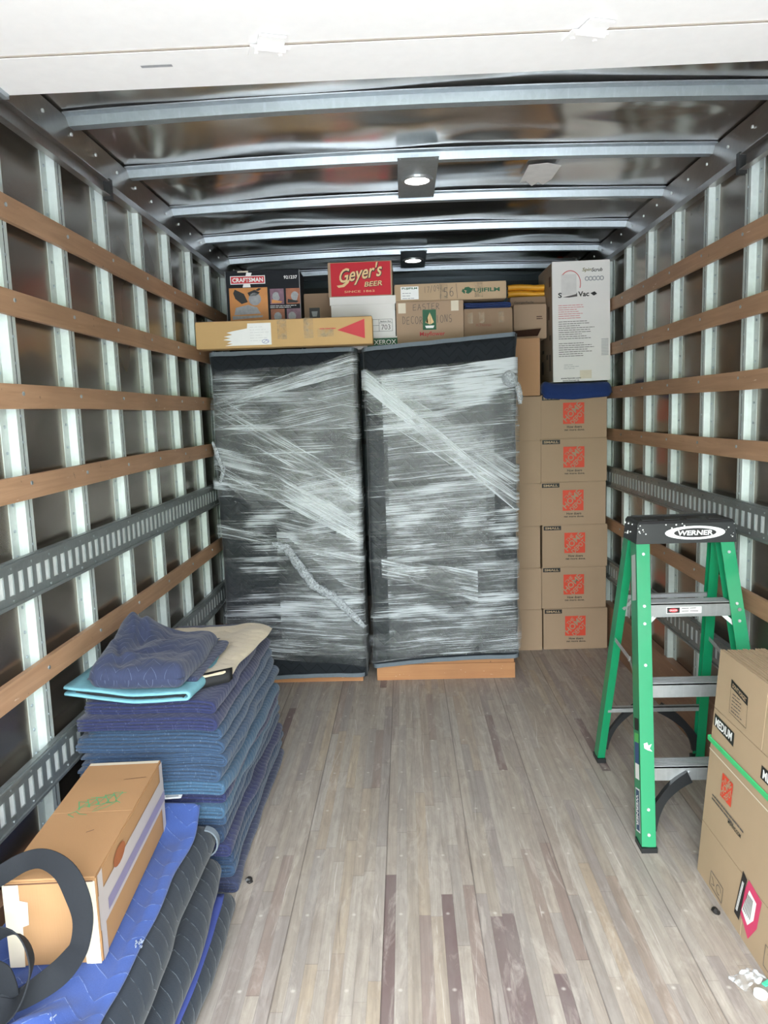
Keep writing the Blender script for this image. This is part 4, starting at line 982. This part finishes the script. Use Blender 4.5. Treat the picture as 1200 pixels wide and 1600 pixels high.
o = pillow('moving_blanket', [(-1.05, 1.17), (-.668, 1.20), (-.672, 2.20), (-1.05, 2.22)], bz, .030, q_blue, nx=60, ny=90, seed=52, rough=.008, edge=.02, side_bulge=.012,
    bumps=((.6, .17, .16, .03, .25, .035), (.4, .245, .25, .022, .3, .030), (.75, .10, .2, .03, .3, .03), (.3, .08, .3, .03, .1, .03), (.94, .55, .03, .25, 0, .006)))
tag(o, 'royal blue quilted blanket under the taped cardboard box at the front left', 'moving blanket')
def tuft(x, y, z, s=.02, seed=0):
    rnd = random.Random(seed); bm = bmesh.new()
    for k in range(14):
        a = Vector((rnd.uniform(-1, 1), rnd.uniform(-1, 1), rnd.uniform(-.2, .6)))*s*.7; b_ = a+Vector((rnd.uniform(-1, 1), rnd.uniform(-1, 1), rnd.uniform(-.3, .8)))*s*.5
        beam(bm, Vector((x, y, z))+a, Vector((x, y, z))+b_, .0025, .0015)
    return bm
finish('frayed_edge', tuft(-.668, 1.62, .285, .014, 1), mat_gloss('pale_thread', '8790A0', .8), o)
finish('frayed_edge', tuft(-.775, 1.385, .292, .014, 2), MATS['pale_thread'], o)
# paper tag on the blanket edge
o2 = empty('paper_tag', (-.765, 2.205, .345), .1, 'small white paper tag beside the back end of the taped box', 'tag')
finish('tag_sheet', B(-.035, .03, -.012, .012, 0, .0012), white_m, o2); patch('tag_print', (0, 0, .0014), X, Y, .04, .008, grey_pic, o2)

# taped long cardboard box
w_, d, h = .212, .570, .215; t = carton('taped_box', w_, d, h, (-.852, 1.835, .290), math.radians(3.4), kraft_or, 'long orange-brown cardboard box with pale tape lying on the royal blue blanket', tape=False)
t.rotation_euler = (math.radians(.2), 0, math.radians(3.4))
Oz = Vector((0, 0, h))
grn = mat_gloss('green_marker', '3F9E6A', .6)
rnd = random.Random(5)
scr = []
for k in range(5): scr.append([(-.04+.02*k+rnd.uniform(-.01, .01), -.01+.012*k), (-.055+.02*k, .035+.01*k), (-.03+.02*k, .03+.012*k), (-.045+.022*k, -.005+.01*k), (-.02+.02*k, .02)])
scr.append([(-.03, .055), (.0, .05), (.06, .075)]); scr.append([(-.04, -.045), (-.06, -.03), (-.045, -.015), (-.03, -.03), (-.01, -.035)]); scr.append([(.0, -.02), (.03, .0), (.05, .03), (.02, .02), (.0, -.01)])
strokes('green_scrawl', scr, Oz+Vector((.0, .02, 0)), X, Y, .0022, grn, t, .001)
# side tapes (right face)
pr = Vector((w_/2+.0012, 0, 0))
tp = mat_gloss('scuffed_silver_tape', 'BDB4B0', .35); tp2 = mat_gloss('violet_grey_tape', '8A82A0', .4)
patch('side_tape', pr+Vector((0, 0, .12)), Y, Z, d*.995, .085, tp, t, .0006); patch('side_tape', pr+Vector((.0004, .03, .105)), Y, Z, d*.9, .030, tp2, t, .0008)
patch('stain', pr+Vector((.0006, 0, 0)), Y, Z, 0, 0, plain('brown_stain', '96562F', .7), t, .0008, arc(-.13, .172, .045, .022, 0, 340, 14))
for y_ in (-d/2+.02, d/2-.02): patch('side_tape', pr+Vector((.0003, y_, h/2)), Y, Z, .03, h*.98, tp, t, .0007)
# front tapes
pf = Vector((0, -d/2-.0014, 0))
for s in (-1, 1):
    patch('end_tape', pf, X, Z, 0, 0, tape_w, t, .0006, [(s*.104, .205), (s*.068, .205), (s*.068, .165), (s*.050, .163) if s > 0 else (s*.05, .16), (s*.052, .105), (s*.066, .10), (s*.07, .0), (s*.104, .0)])
patch('end_seam', pf+Vector((0, 0, .205)), X, Z, .2, .003, brownink, t, .0007)
patch('end_tape', Vector((0, d/2-.012, h+.0006)), X, Y, w_*.96, .016, tape_w, t, .0006)
strokes('scuff', [[(.03, .17), (.06, .175), (.09, .18)], [(.02, -.1), (.035, -.09)]], Oz, X, Y, .0025, brownink, t, .0012)

# black webbing strap looped over the box end
def strap_path():
    # (point, width vector): loops in front of / over the box end
    return [((-1.10, 1.42, .47), (0, -.02, .055)), ((-.98, 1.455, .525), (-.012, -.015, .055)), ((-.915, 1.49, .548), (-.012, -.012, .055)), ((-.865, 1.51, .570), (-.008, .005, .055)),
            ((-.815, 1.505, .580), (.006, .015, .052)), ((-.765, 1.49, .560), (.030, .012, .042)), ((-.735, 1.475, .515), (.046, .006, .020)), ((-.722, 1.465, .465), (.050, 0, .002)), ((-.728, 1.455, .415), (.049, 0, -.012)),
            ((-.745, 1.455, .385), (.043, -.002, -.026)), ((-.775, 1.450, .352), (.034, -.006, -.036)), ((-.812, 1.43, .332), (.016, -.012, -.044)), ((-.850, 1.40, .325), (-.006, -.016, -.040)), ((-.888, 1.385, .33), (-.024, -.014, -.034)),
            ((-.912, 1.36, .340), (-.046, -.005, -.012)), ((-.915, 1.37, .380), (-.05, 0, .006)), ((-.895, 1.38, .412), (-.035, 0, .03)), ((-.868, 1.39, .405), (.035, 0, .03)), ((-.862, 1.395, .365), (.045, .004, -.005)), ((-.868, 1.40, .332), (.04, .006, -.02))]
def strap(pts, nm, parent, th=.003):
    # catmull-rom resample
    P = [(Vector(a), Vector(b_)) for a, b_ in pts]; D_ = []
    for i in range(len(P)-1):
        p0, p1, p2, p3 = P[max(0, i-1)], P[i], P[i+1], P[min(len(P)-1, i+2)]
        for k in range(6):
            t_ = k/6
            def cm(j): return .5*((2*p1[j])+(-p0[j]+p2[j])*t_+(2*p0[j]-5*p1[j]+4*p2[j]-p3[j])*t_**2+(-p0[j]+3*p1[j]-3*p2[j]+p3[j])*t_**3)
            D_.append((cm(0), cm(1)))
    D_.append(P[-1]); bm = bmesh.new(); rings = []
    for i, (p, w0) in enumerate(D_):
        d = (D_[min(i+1, len(D_)-1)][0]-D_[max(i-1, 0)][0]).normalized(); wv = w0-d*w0.dot(d); wv = wv.normalized()*(.0235+.003*math.sin(i*.23)); n_ = d.cross(wv).normalized()*th/2
        rings.append([p-wv-n_, p-wv*.5-n_*1.4, p+wv*.5-n_*1.4, p+wv-n_, p+wv+n_, p+wv*.5+n_*1.4, p-wv*.5+n_*1.4, p-wv+n_])
    r_ = extr(bm, None, rings); bm.faces.new(r_[0]); bm.faces.new(r_[-1]); return finish(nm, bm, strap_m, parent, smooth='auto')
st_ = strap(strap_path(), 'webbing_strap', None)
tag(st_, 'wide black webbing strap looped over the front end of the taped box', 'strap')
strap([((-.98, 1.42, .445), (0, -.01, .05)), ((-.90, 1.41, .47), (.01, -.01, .05)), ((-.845, 1.43, .455), (.02, -.04, .025)), ((-.812, 1.41, .41), (.015, -.05, .005)), ((-.82, 1.385, .36), (.01, -.05, -.01)), ((-.85, 1.37, .328), (.0, -.045, -.02)), ((-.91, 1.38, .325), (0, -.02, -.045)), ((-.97, 1.39, .33), (0, 0, -.045))], 'strap_coil', st_)
st2 = strap([((-1.05, 1.36, .42), (0, 0, .05)), ((-.98, 1.35, .40), (.01, 0, .05)), ((-.93, 1.34, .37), (.03, 0, .04)), ((-.925, 1.33, .33), (.045, 0, .01)), ((-.95, 1.32, .31), (.03, -.02, -.03)), ((-1.0, 1.32, .305), (0, -.04, -.01)), ((-1.06, 1.33, .30), (0, -.04, 0))], 'strap_tail', st_)

# ================================================================== STEPLADDER
lad = empty('stepladder', (1.0, 2.77, 0), 0, 'green fibreglass stepladder with a black top cap by the right wall', 'ladder')
L0 = Vector((1.0, 2.77, 0))
def lp(x, y, z): return Vector((x, y, z))-L0
fl0, fl1 = lp(.800, 2.44, .012), lp(.858, 2.735, 1.03)
fr0, fr1 = lp(1.232, 2.47, .012), lp(1.160, 2.735, 1.03)
rl0, rl1 = lp(.806, 3.09, .02), lp(.850, 2.83, 1.03)
rR0, rR1 = lp(1.215, 3.06, .02), lp(1.165, 2.83, 1.03)
def channel(a, b_, wf, dp, side, front=True):
    """fibreglass C channel: web faces sideways, flange faces front"""
    bm = bmesh.new(); d = (b_-a).normalized(); s = X - d*X.dot(d); s.normalize(); n_ = s.cross(d).normalized()
    if n_.y > 0: n_ = -n_      # towards camera
    th = .004
    prof = [(0, 0), (wf, 0), (wf, th), (th, th), (th, dp-th), (wf*.8, dp-th), (wf*.8, dp), (0, dp)]
    prof = [(x*side, y) for x, y in prof]
    rings = [[p+s*(x-side*wf/2)-n_*(y-dp*.3) for x, y in prof] for p in (a, b_)]
    r_ = extr(bm, None, rings); bm.faces.new(r_[0]); bm.faces.new(r_[1]); return bm, s, n_
rails = {}
for nm, a, b_, wf, dp, sd in (('front_rail', fl0, fl1, .048, .075, 1), ('front_rail', fr0, fr1, .048, .075, -1), ('rear_rail', rl0, rl1, .030, .055, 1), ('rear_rail', rR0, rR1, .036, .055, -1)):
    bm, s, n_ = channel(a, b_, wf, dp, sd); o = finish(nm, bm, green_fg, lad, bevel=.001); rails[(nm, sd)] = (o, s, n_, a, b_)
    bm = bmesh.new(); d = (b_-a).normalized(); box(bm, -wf/2-.003, wf/2+.003, -.03, .045, -.012, .006); 
    for v in bm.verts: v.co += a
    finish('foot', bm, cap_m, lad, bevel=.003)
def on(a, b_, z): f = (z-a.z)/(b_.z-a.z); return a.lerp(b_, f)
for zs in (.262, .534, .806):
    A, Bq = on(fl0, fl1, zs), on(fr0, fr1, zs); bm = bmesh.new(); x0, x1 = A.x+.018, Bq.x-.018; y0 = A.y-.012
    box(bm, x0, x1, y0, y0+.003, zs-.045, zs+.004); box(bm, x0, x1, y0, y0+.075, zs, zs+.004); box(bm, x0, x1, y0+.072, y0+.075, zs-.035, zs)
    for k in range(6): box(bm, x0, x1, y0+.006+k*.011, y0+.010+k*.011, zs+.004, zs+.007)
    o = finish('step', bm, alu_m, lad, bevel=.0008)
    bm = bmesh.new()
    for x in (x0-.026, x1+.026): cyl(bm, (x, y0-.0135+.003*0, zs-.02), (x, y0-.006, zs-.02), .0065, 10)
    if zs < .3:
        cyl(bm, ((x0+x1)/2-.05, y0-.004, zs-.02), ((x0+x1)/2-.05, y0, zs-.02), .008, 10)
    finish('rivet', bm, alu_m, o)
    if zs > .7:
        pl_ = patch('safety_label', ((x0+x1)/2-.02, y0-.001, zs-.020), X, Z, .125, .024, white_m, o, .0006); patch('warning_mark', ((x0+x1)/2-.058, y0-.0016, zs-.020), X, Z, .045, .020, black_m, pl_, .0006)
        patch('warning_mark', (0, y0-.002, 0), X, Z, 0, 0, redink, pl_, .0008, arc((x0+x1)/2-.058, zs-.020, .016, .007, 0, 350, 16)); text('lettering', 'DANGER', ((x0+x1)/2-.058, y0-.0028, zs-.020), X, Z, .006, white_m, pl_, .026)
        fineprint('label_print', ((x0+x1)/2-.028, y0-.0018, zs-.013), X, Z, 2, .06, .011, .003, darkgrey_m, pl_, 5)
# diagonal braces under top and bottom steps
for zs, ln_ in ((.800, .075),):
    A, Bq = on(fl0, fl1, zs-.07), on(fr0, fr1, zs-.07); bm = bmesh.new()
    beam(bm, A+Vector((.01, .005, 0)), A+Vector((.075, .02, .06)), .004, .014); beam(bm, Bq+Vector((-.01, .005, 0)), Bq+Vector((-.075, .02, .06)), .004, .014); finish('brace', bm, glint_pale_steel, lad)
def curved_brace(a, c, b_, w_=.03, th=.02):
    bm = bmesh.new(); rings = []
    for k in range(13):
        t_ = k/12; p = a*(1-t_)**2+c*2*t_*(1-t_)+b_*t_**2; d = ((c-a)*(1-t_)+(b_-c)*t_).normalized(); s = d.cross(Y).normalized(); ww = w_*(.65+.6*abs(t_-.5))
        rings.append([p+s*ww/2-Y*th/2, p-s*ww/2-Y*th/2, p-s*ww/2+Y*th/2, p+s*ww/2+Y*th/2])
    r_ = extr(bm, None, rings); bm.faces.new(r_[0]); bm.faces.new(r_[1] if False else r_[-1]); return bm
A = on(fl0, fl1, .10); Bq = on(fr0, fr1, .10)
finish('foot_brace', curved_brace(A+Vector((.015, .01, -.05)), A+Vector((.04, .02, .08)), A+Vector((.155, .03, .135)), .045), cap_m, lad, bevel=.003)
finish('foot_brace', curved_brace(Bq+Vector((-.015, .01, -.05)), Bq+Vector((-.04, .02, .08)), Bq+Vector((-.155, .03, .135)), .045), cap_m, lad, bevel=.003)
A, Bq = on(rl0, rl1, .285), on(rR0, rR1, .285)
bm = bmesh.new(); box(bm, A.x, Bq.x, A.y-.012, A.y+.012, .272, .275); box(bm, A.x, Bq.x, A.y-.012, A.y-.009, .255, .275); finish('rear_spreader', bm, alu_m, lad)
A0 = on(rl0, rl1, .09); B0 = on(rR0, rR1, .09)
finish('rear_brace', curved_brace(A0+Vector((.01, 0, -.02)), A0+Vector((.03, 0, .09)), A0+Vector((.15, 0, .17)), .028), cap_m, lad, bevel=.002)
finish('rear_brace', curved_brace(B0+Vector((-.01, 0, -.02)), B0+Vector((-.03, 0, .09)), B0+Vector((-.17, 0, .17)), .045), cap_m, lad, bevel=.002)
bm = bmesh.new(); A, Bq = on(fl0, fl1, .54), on(rl0, rl1, .60)
mid = (A+Bq)/2+Vector((.0, 0, -.0)); beam(bm, A+Vector((-.018, .03, 0)), mid, .003, .016); beam(bm, mid, Bq+Vector((-.012, 0, 0)), .003, .016); cyl(bm, mid-Vector((.004, 0, 0)), mid+Vector((.004, 0, 0)), .010, 12); finish('spreader_bar', bm, alu_m, lad)
bm = bmesh.new(); A, Bq = on(fr0, fr1, .54), on(rR0, rR1, .60); beam(bm, A+Vector((0, .03, 0)), Bq, .003, .016); finish('spreader_bar', bm, alu_m, lad)
A, Bq = on(rl0, rl1, .80), on(rR0, rR1, .80); bm = bmesh.new(); box(bm, A.x, Bq.x, A.y-.01, A.y+.01, .775, .79); beam(bm, A+Vector((0, 0, -.07)), A+Vector((.06, 0, -.01)), .004, .012); finish('rear_spreader', bm, alu_m, lad)
# top cap
bm = bmesh.new(); c0 = lp(.832, 2.705, 1.022); c1 = lp(1.192, 2.87, 1.022)
rings = []
for z_, e_ in ((0, 0), (.072, -.006), (.082, -.012)):
    rings.append([Vector((c0.x-e_, c0.y-e_, 1.022+z_)), Vector((c1.x+e_, c0.y-e_, 1.022+z_)), Vector((c1.x+e_, c1.y+e_, 1.022+z_)), Vector((c0.x-e_, c1.y+e_, 1.022+z_))])
r_ = extr(bm, None, rings); bm.faces.new(r_[0]); bm.faces.new(r_[-1]); cap = finish('top_cap', bm, cap_m, lad, bevel=.006)
bm = bmesh.new()
for x in range(4): box(bm, c0.x+.03+x*.08, c0.x+.085+x*.08, c0.y+.03, c0.y+.06+.0*x, 1.104, 1.107)
box(bm, c0.x+.02, c1.x-.02, c1.y-.035, c1.y-.03, 1.104, 1.110); finish('tray_rib', bm, cap_m, cap)
cf = Vector(((c0.x+c1.x)/2+.030, c0.y+.001, 1.060))
ov = patch('logo_oval', (0, cf.y-.001, 0), X, Z, 0, 0, white_m, cap, .0014, arc(cf.x, cf.z, .108, .025, 0, 348, 30))
patch('logo_oval', (0, cf.y-.0015, 0), X, Z, 0, 0, black_m, ov, .0018, arc(cf.x, cf.z, .076, .017, 0, 348, 30)); text('lettering', 'WERNER', (cf.x, cf.y-.004, cf.z), X, Z, .018, white_m, ov, .125, bold=.03, shear=.1)
bm = bmesh.new(); rnd = random.Random(3)
for k in range(26):
    if k < 12: x, z_ = rnd.uniform(c0.x+.005, c0.x+.04) if k < 7 else rnd.uniform(c0.x+.10, c0.x+.19), rnd.uniform(1.03, 1.09) if k < 7 else rnd.uniform(1.078, 1.095); y_ = c0.y-.0015; s = rnd.uniform(.001, .0028); 
    elif k < 20: x, y_, z_ = c0.x-.001, rnd.uniform(c0.y+.02, c1.y-.02), rnd.uniform(1.04, 1.09); s = rnd.uniform(.0012, .003)
    else: x, y_, z_ = rnd.uniform(c1.x-.04, c1.x-.005), c0.y-.0015, rnd.uniform(1.03, 1.09); s = rnd.uniform(.001, .0025)
    box(bm, x-s, x+s, y_-.0012+.003, y_+.003, z_-s, z_+s)
finish('paint_splash', bm, speck_m, cap)
# stickers on the left front rail (front flange) and rail side
def rail_patch(nm, z0, z1, xo, wd, mat, par, off=.001):
    (o, s, n_, a, b_) = rails[('front_rail', 1)]; p = on(a, b_, (z0+z1)/2); d = (b_-a).normalized(); O_ = p+s*xo+n_*(.075*.3+off)
    return patch(nm, O_, s, d, wd, (z1-z0)/d.z, mat, par, .0004), O_, s, d
fo = rails[('front_rail', 1)][0]
# side (web) faces left: normal -x
(o, s, n_, a, b_) = rails[('front_rail', 1)]; dd2 = (b_-a).normalized(); nside = -s
def side_patch(nm, z0, z1, off, wd, mat, k=0):
    p = on(a, b_, (z0+z1)/2)-s*(.024+.0012+k*.0006)-n_*(off)
    return patch(nm, p, n_*1.0, dd2, wd, (z1-z0)/dd2.z, mat, fo, .0003) if False else _sp(nm, p, z0, z1, wd, mat)
def _sp(nm, p, z0, z1, wd, mat):
    r_ = n_.normalized(); u_ = dd2
    bm = bmesh.new(); h_ = (z1-z0)/dd2.z
    bm.faces.new([bm.verts.new(p+r_*x+u_*y) for x, y in ((-wd/2, -h_/2), (wd/2, -h_/2), (wd/2, h_/2), (-wd/2, h_/2))])
    me = bpy.data.meshes.new(nm); bm.to_mesh(me); bm.free(); me.materials.append(mat); o_ = bpy.data.objects.new(nm, me); C.objects.link(o_); o_.parent = fo; return o_
side_patch('sticker', .82, .98, .012, .050, mat_gloss('grey_label', 'B5BDB8', .5))
side_patch('sticker', .38, .42, .012, .045, black_m); side_patch('sticker', .34, .37, .012, .045, mat_gloss('light_green_label', '55B85A', .5)); side_patch('sticker', .27, .34, .012, .045, mat_gloss('blue_label', '33507F', .5)); side_patch('sticker', .22, .27, .012, .045, white_m)
side_patch('sticker', .05, .19, .012, .048, white_m); side_patch('sticker', .055, .185, .012, .038, mat_gloss('navy_label', '2A4A6B', .5), 1)
p = on(a, b_, .12)-s*(.024+.0012+.0014)-n_*.012
text('lettering', 'WERNER', p, -dd2, n_, .024, white_m, fo, .105, bold=.03)
patch('paint_splash', on(a, b_, .33)+s*.004+n_*(.0245), s, dd2, 0, 0, speck_m, fo, .0006, [(-.016, .012), (-.004, .016), (0, .006), (.012, .012), (.004, -.004), (.014, -.014), (-.002, -.010), (-.014, -.004)])
bm = bmesh.new()
for zz in (.05, .13, .60, .74, .80, .98):
    for aa, bb, sg in ((fl0, fl1, 1), (fr0, fr1, -1)):
        q = on(aa, bb, zz)+n_*.0225; cyl(bm, q, q+n_*.004, .0055, 10)
finish('rivet', bm, alu_m, lad)

# ================================================================== BUNDLE OF FLATTENED BOXES, RIGHT FRONT
bun = []
TH = .0175; NB_ = 16; LEAN = .075; X0 = .925
def sheet(k):
    t = empty('flattened_box', (X0+k*TH*1.0, 1.80, 0), 0, '', 'moving box'); t.rotation_euler = (0, math.atan(LEAN), 0)
    y0, y1 = 1.25-1.80, 2.318-1.80; H = .752+random.uniform(-.006, .006) if k else .752
    bm = bmesh.new(); n = 40; rg_ = []
    dy = 0 if k == 0 else random.uniform(-.012, .006)
    yslot = 2.0-1.80
    # outline in (y,z) with slots top and bottom
    def pan(ya, yb, za, zb, bow):
        vs = []
        for j in range(9):
            for i in range(9):
                y = ya+(yb-ya)*i/8; z = za+(zb-za)*j/8; vs.append((bow, y+dy, z))
        return vs
    pieces = [(y0, yslot-.0025, .005 if False else 0, .175), (yslot+.0025, y1, 0, .175), (y0, y1, .177, .560), (y0, yslot-.0025, .562, H), (yslot+.0025, y1, .562, H)]
    bm = bmesh.new()
    for ply in range(2):
        for (ya, yb, za, zb) in pieces: box(bm, ply*.0080+.0003, ply*.0080+.0055, ya+dy, yb+dy, za+.0, zb)
    o_ = finish('board', bm, kraft_bun, t, bevel=.0008)
    return t
s0 = sheet(0)
# lean moves tops by x = LEAN*z ; local frame has z along the board
def bp(y, z, off=.0012): return Vector((-off, y-1.80, z))
R_, U_ = -Y, Z
def quadp(nm, pts, mat, parent, off=.0006): 
    return patch(nm, Vector((-off, 0, 0)), R_, U_, 0, 0, mat, parent, .0004, [(-(y-1.80), z) for y, z in pts])
q_ = quadp('size_label', [(2.306, .507), (2.163, .498), (2.164, .540), (2.306, .545)], black_m, s0); text('lettering', 'MEDIUM', bp(2.235, .523, .0016), R_, U_, .027, white_m, q_, .12, bold=.03)
q_ = quadp('size_label', [(1.988, .490), (1.84, .488), (1.84, .527), (1.988, .527)], black_m, s0); text('lettering', 'MEDIUM', bp(1.915, .508, .0016), R_, U_, .025, white_m, q_, .12, bold=.03)
q_ = quadp('notice_header', [(2.219, .668), (2.103, .655), (2.103, .672), (2.219, .690)][:0] or [(2.216, .665), (2.104, .650), (2.106, .676), (2.218, .690)], black_m, s0); text('lettering', "DON'T FORGET", bp(2.160, .670, .0016), R_, U_, .013, kraft_lt, q_, .095, bold=.02, rot=-.12)
strokes('notice_frame', [[(-(2.218-1.8), .690), (-(2.213-1.8), .588), (-(2.098-1.8), .585), (-(2.106-1.8), .672)]], Vector((-.0006, 0, 0)), R_, U_, .0014, black_m, s0)
fineprint('notice_print', bp(2.200, .650), R_, U_, 6, .075, .0105, .0028, darkgrey_m, s0, 21)
home_logo(s0, bp(2.172, .356), .074, kraft_bun, R_, U_)
text('lettering', 'FOR A WIDE SELECTION OF', bp(2.158, .291), R_, U_, .011, darkgrey_m, s0, .20) if False else fineprint('fine_print', bp(2.262, .293), R_, U_, 2, .22, .012, .0050, darkgrey_m, s0, 22)
text('lettering', 'MOVING.COM', bp(2.100, .272), R_, U_, .012, black_m, s0, .085, bold=.03)
strokes('recycling_mark', [[(-.416, .062), (-.326, .060), (-.328, .012), (-.417, .016), (-.416, .062)], arc(-.355, .037, .016, .014, 0, 300, 10), [(-.405, .05), (-.385, .03), (-.405, .025)]], Vector((-.0006, 0, 0)), R_, U_, .0022, darkgrey_m, s0)
pk = mat_gloss('pink_label', 'D23C68', .5)
q_ = quadp('pink_label', [(2.030, .075), (1.985, .185), (1.905, .172), (1.915, .085), (1.955, .025), (1.99, .05)], pk, s0)
quadp('torn_white', [(2.005, .080), (1.975, .160), (1.930, .150), (1.935, .095), (1.965, .060)], white_m, q_, .0012)
quadp('black_label', [(2.045, .045), (2.020, .190), (1.993, .180), (2.012, .040)], black_m, q_, .0018)
strokes('label_print', [[(-.235+.004*k, .06), (-.215+.004*k, .16)] for k in range(3)], Vector((-.0022, 0, 0)), R_, U_, .0025, white_m, q_); strokes('label_print', [[(-.195+.008*k, .085), (-.180+.006*k, .145)] for k in range(6)], Vector((-.0016, 0, 0)), R_, U_, .003, darkgrey_m, q_)
strokes('box_icon', [[(-.062, .08), (.02, .08), (.02, .02), (-.062, .02), (-.062, .08)], [(-.045, .065), (-.02, .035)], [(-.02, .065), (.0, .05), (-.01, .03)]], Vector((-.0006, 0, 0)), R_, U_, .0022, darkgrey_m, s0)
s0['label'] = 'outermost flattened medium moving box with printing and a torn pink label'
for k in range(1, NB_):
    s_ = dup(s0, (X0+k*TH, 1.80+random.uniform(-.012, .004), random.uniform(0, .0)), 0, 'flattened medium moving box standing in the strapped bundle behind the outermost one', 'flattened boxes in the bundle')
    for ch in list(s_.children):
        if ch.name.split('.')[0] != 'board':
            for g_ in list(ch.children): bpy.data.objects.remove(g_)
            bpy.data.objects.remove(ch)
    s_.scale = (1, 1, 1+random.uniform(-.016, .004))
s0['group'] = 'flattened boxes in the bundle'
# green strap round the bundle
bm = bmesh.new(); zs = .452
xa, xb = X0+LEAN*zs-.0015, X0+NB_*TH+LEAN*zs+.004
ring = [(xa, 2.330), (xb, 2.330), (xb, 1.235), (xa, 1.235)]
P_ = []
for i in range(4):
    a, b_ = Vector(ring[i]), Vector(ring[(i+1) % 4])
    for k in range(12): P_.append(a.lerp(b_, k/12))
rings = []
for p in P_:
    zz = zs + .028*(2.33-p.y)*(.5) ; c_ = Vector((X0+.13, 1.8)); o_ = (p-c_); ox = -.003 if p.x < X0+.1 else (.003 if p.x > X0+.25 else 0); oy = .003 if p.y > 2.3 else (-.003 if p.y < 1.3 else 0)
    rings.append([Vector((p.x, p.y, zz-.009)), Vector((p.x+ox, p.y+oy, zz-.007)), Vector((p.x+ox, p.y+oy, zz+.007)), Vector((p.x, p.y, zz+.009))])
extr(bm, None, rings+[rings[0]], close=True); bmesh.ops.remove_doubles(bm, verts=bm.verts, dist=1e-5)
tag(finish('bundling_strap', bm, green_strap), 'green strap tied round the bundle of flattened boxes', 'strap')
# pale fold crease on the outer board
strokes('fold_crease', [[(-.518, .424), (.55, .424)]], Vector((-.0010, 0, 0)), R_, U_, .004, tape_w, s0)

# ================================================================== LITTER ON THE FLOOR
t = empty('plastic_wrapper', (.872, 1.83, 0), .5, 'crumpled clear plastic bottle remains with a cap on the floor by the bundle', 'litter')
bm = bmesh.new(); gx = 22; G = []
for j in range(gx+1):
    row = []
    for i in range(gx+1):
        x, y = -.045+.09*i/gx, -.024+.05*j/gx; e_ = max(0, 1-(x/.05)**2)*max(0, 1-(y/.032)**2)
        row.append(bm.verts.new((x+.006*noise.noise(Vector((x*60, y*60, 2))), y+.008*noise.noise(Vector((x*50, y*50, 7))), .002+.018*e_**.6*(.7+.9*noise.noise(Vector((x*45, y*70, 0)))) if e_ > 0 else .002)))
    G.append(row)
for j in range(gx):
    for i in range(gx): bm.faces.new((G[j][i], G[j][i+1], G[j+1][i+1], G[j+1][i]))
b = NB('clear_plastic'); tr = b.n('ShaderNodeBsdfTransparent'); gl = b.n('ShaderNodeBsdfPrincipled'); b.put(gl.inputs['Base Color'], hexc('E6ECEE')); gl.inputs['Roughness'].default_value = .15
mx = b.n('ShaderNodeMixShader'); b.put(mx.inputs[0], b.ramp(b.noise(b.co(), 40, 3), [(.42, .12), (.62, .75)])); b.t.links.new(tr.outputs[0], mx.inputs[1]); b.t.links.new(gl.outputs[0], mx.inputs[2]); b.t.links.new(mx.outputs[0], b.o.inputs[0])
finish('film', bm, b.m, t, smooth=True)
bm = bmesh.new(); cyl(bm, (-.02, -.05, 0), (-.018, -.05, .012), .017, 20); finish('cap', bm, white_m, t, bevel=.002)
finish('printed_scrap', B(.015, .055, -.04, -.028, .004, .008), plain('green_print_scrap', '4FC8A0', .4, 0, .4, 60), t)
bm = bmesh.new(); bmesh.ops.create_icosphere(bm, subdivisions=2, radius=.012)
for v in bm.verts: v.co *= 1+.6*noise.noise(v.co*90); v.co.z = max(0, v.co.z*.8+.008); v.co += Vector((.897, 2.10, 0))
o = finish('debris', bm, black_m); tag(o, 'small black crumb of debris on the floor beside the flattened boxes', 'litter')
bm = bmesh.new(); bmesh.ops.create_icosphere(bm, subdivisions=2, radius=.012)
for v in bm.verts: v.co *= 1+.6*noise.noise(v.co*90); v.co.z = max(0, v.co.z*.8+.008); v.co += Vector((-.555, 2.28, 0))
o = finish('debris', bm, black_m); tag(o, 'small black crumb of debris on the floor beside the blanket stack', 'litter')
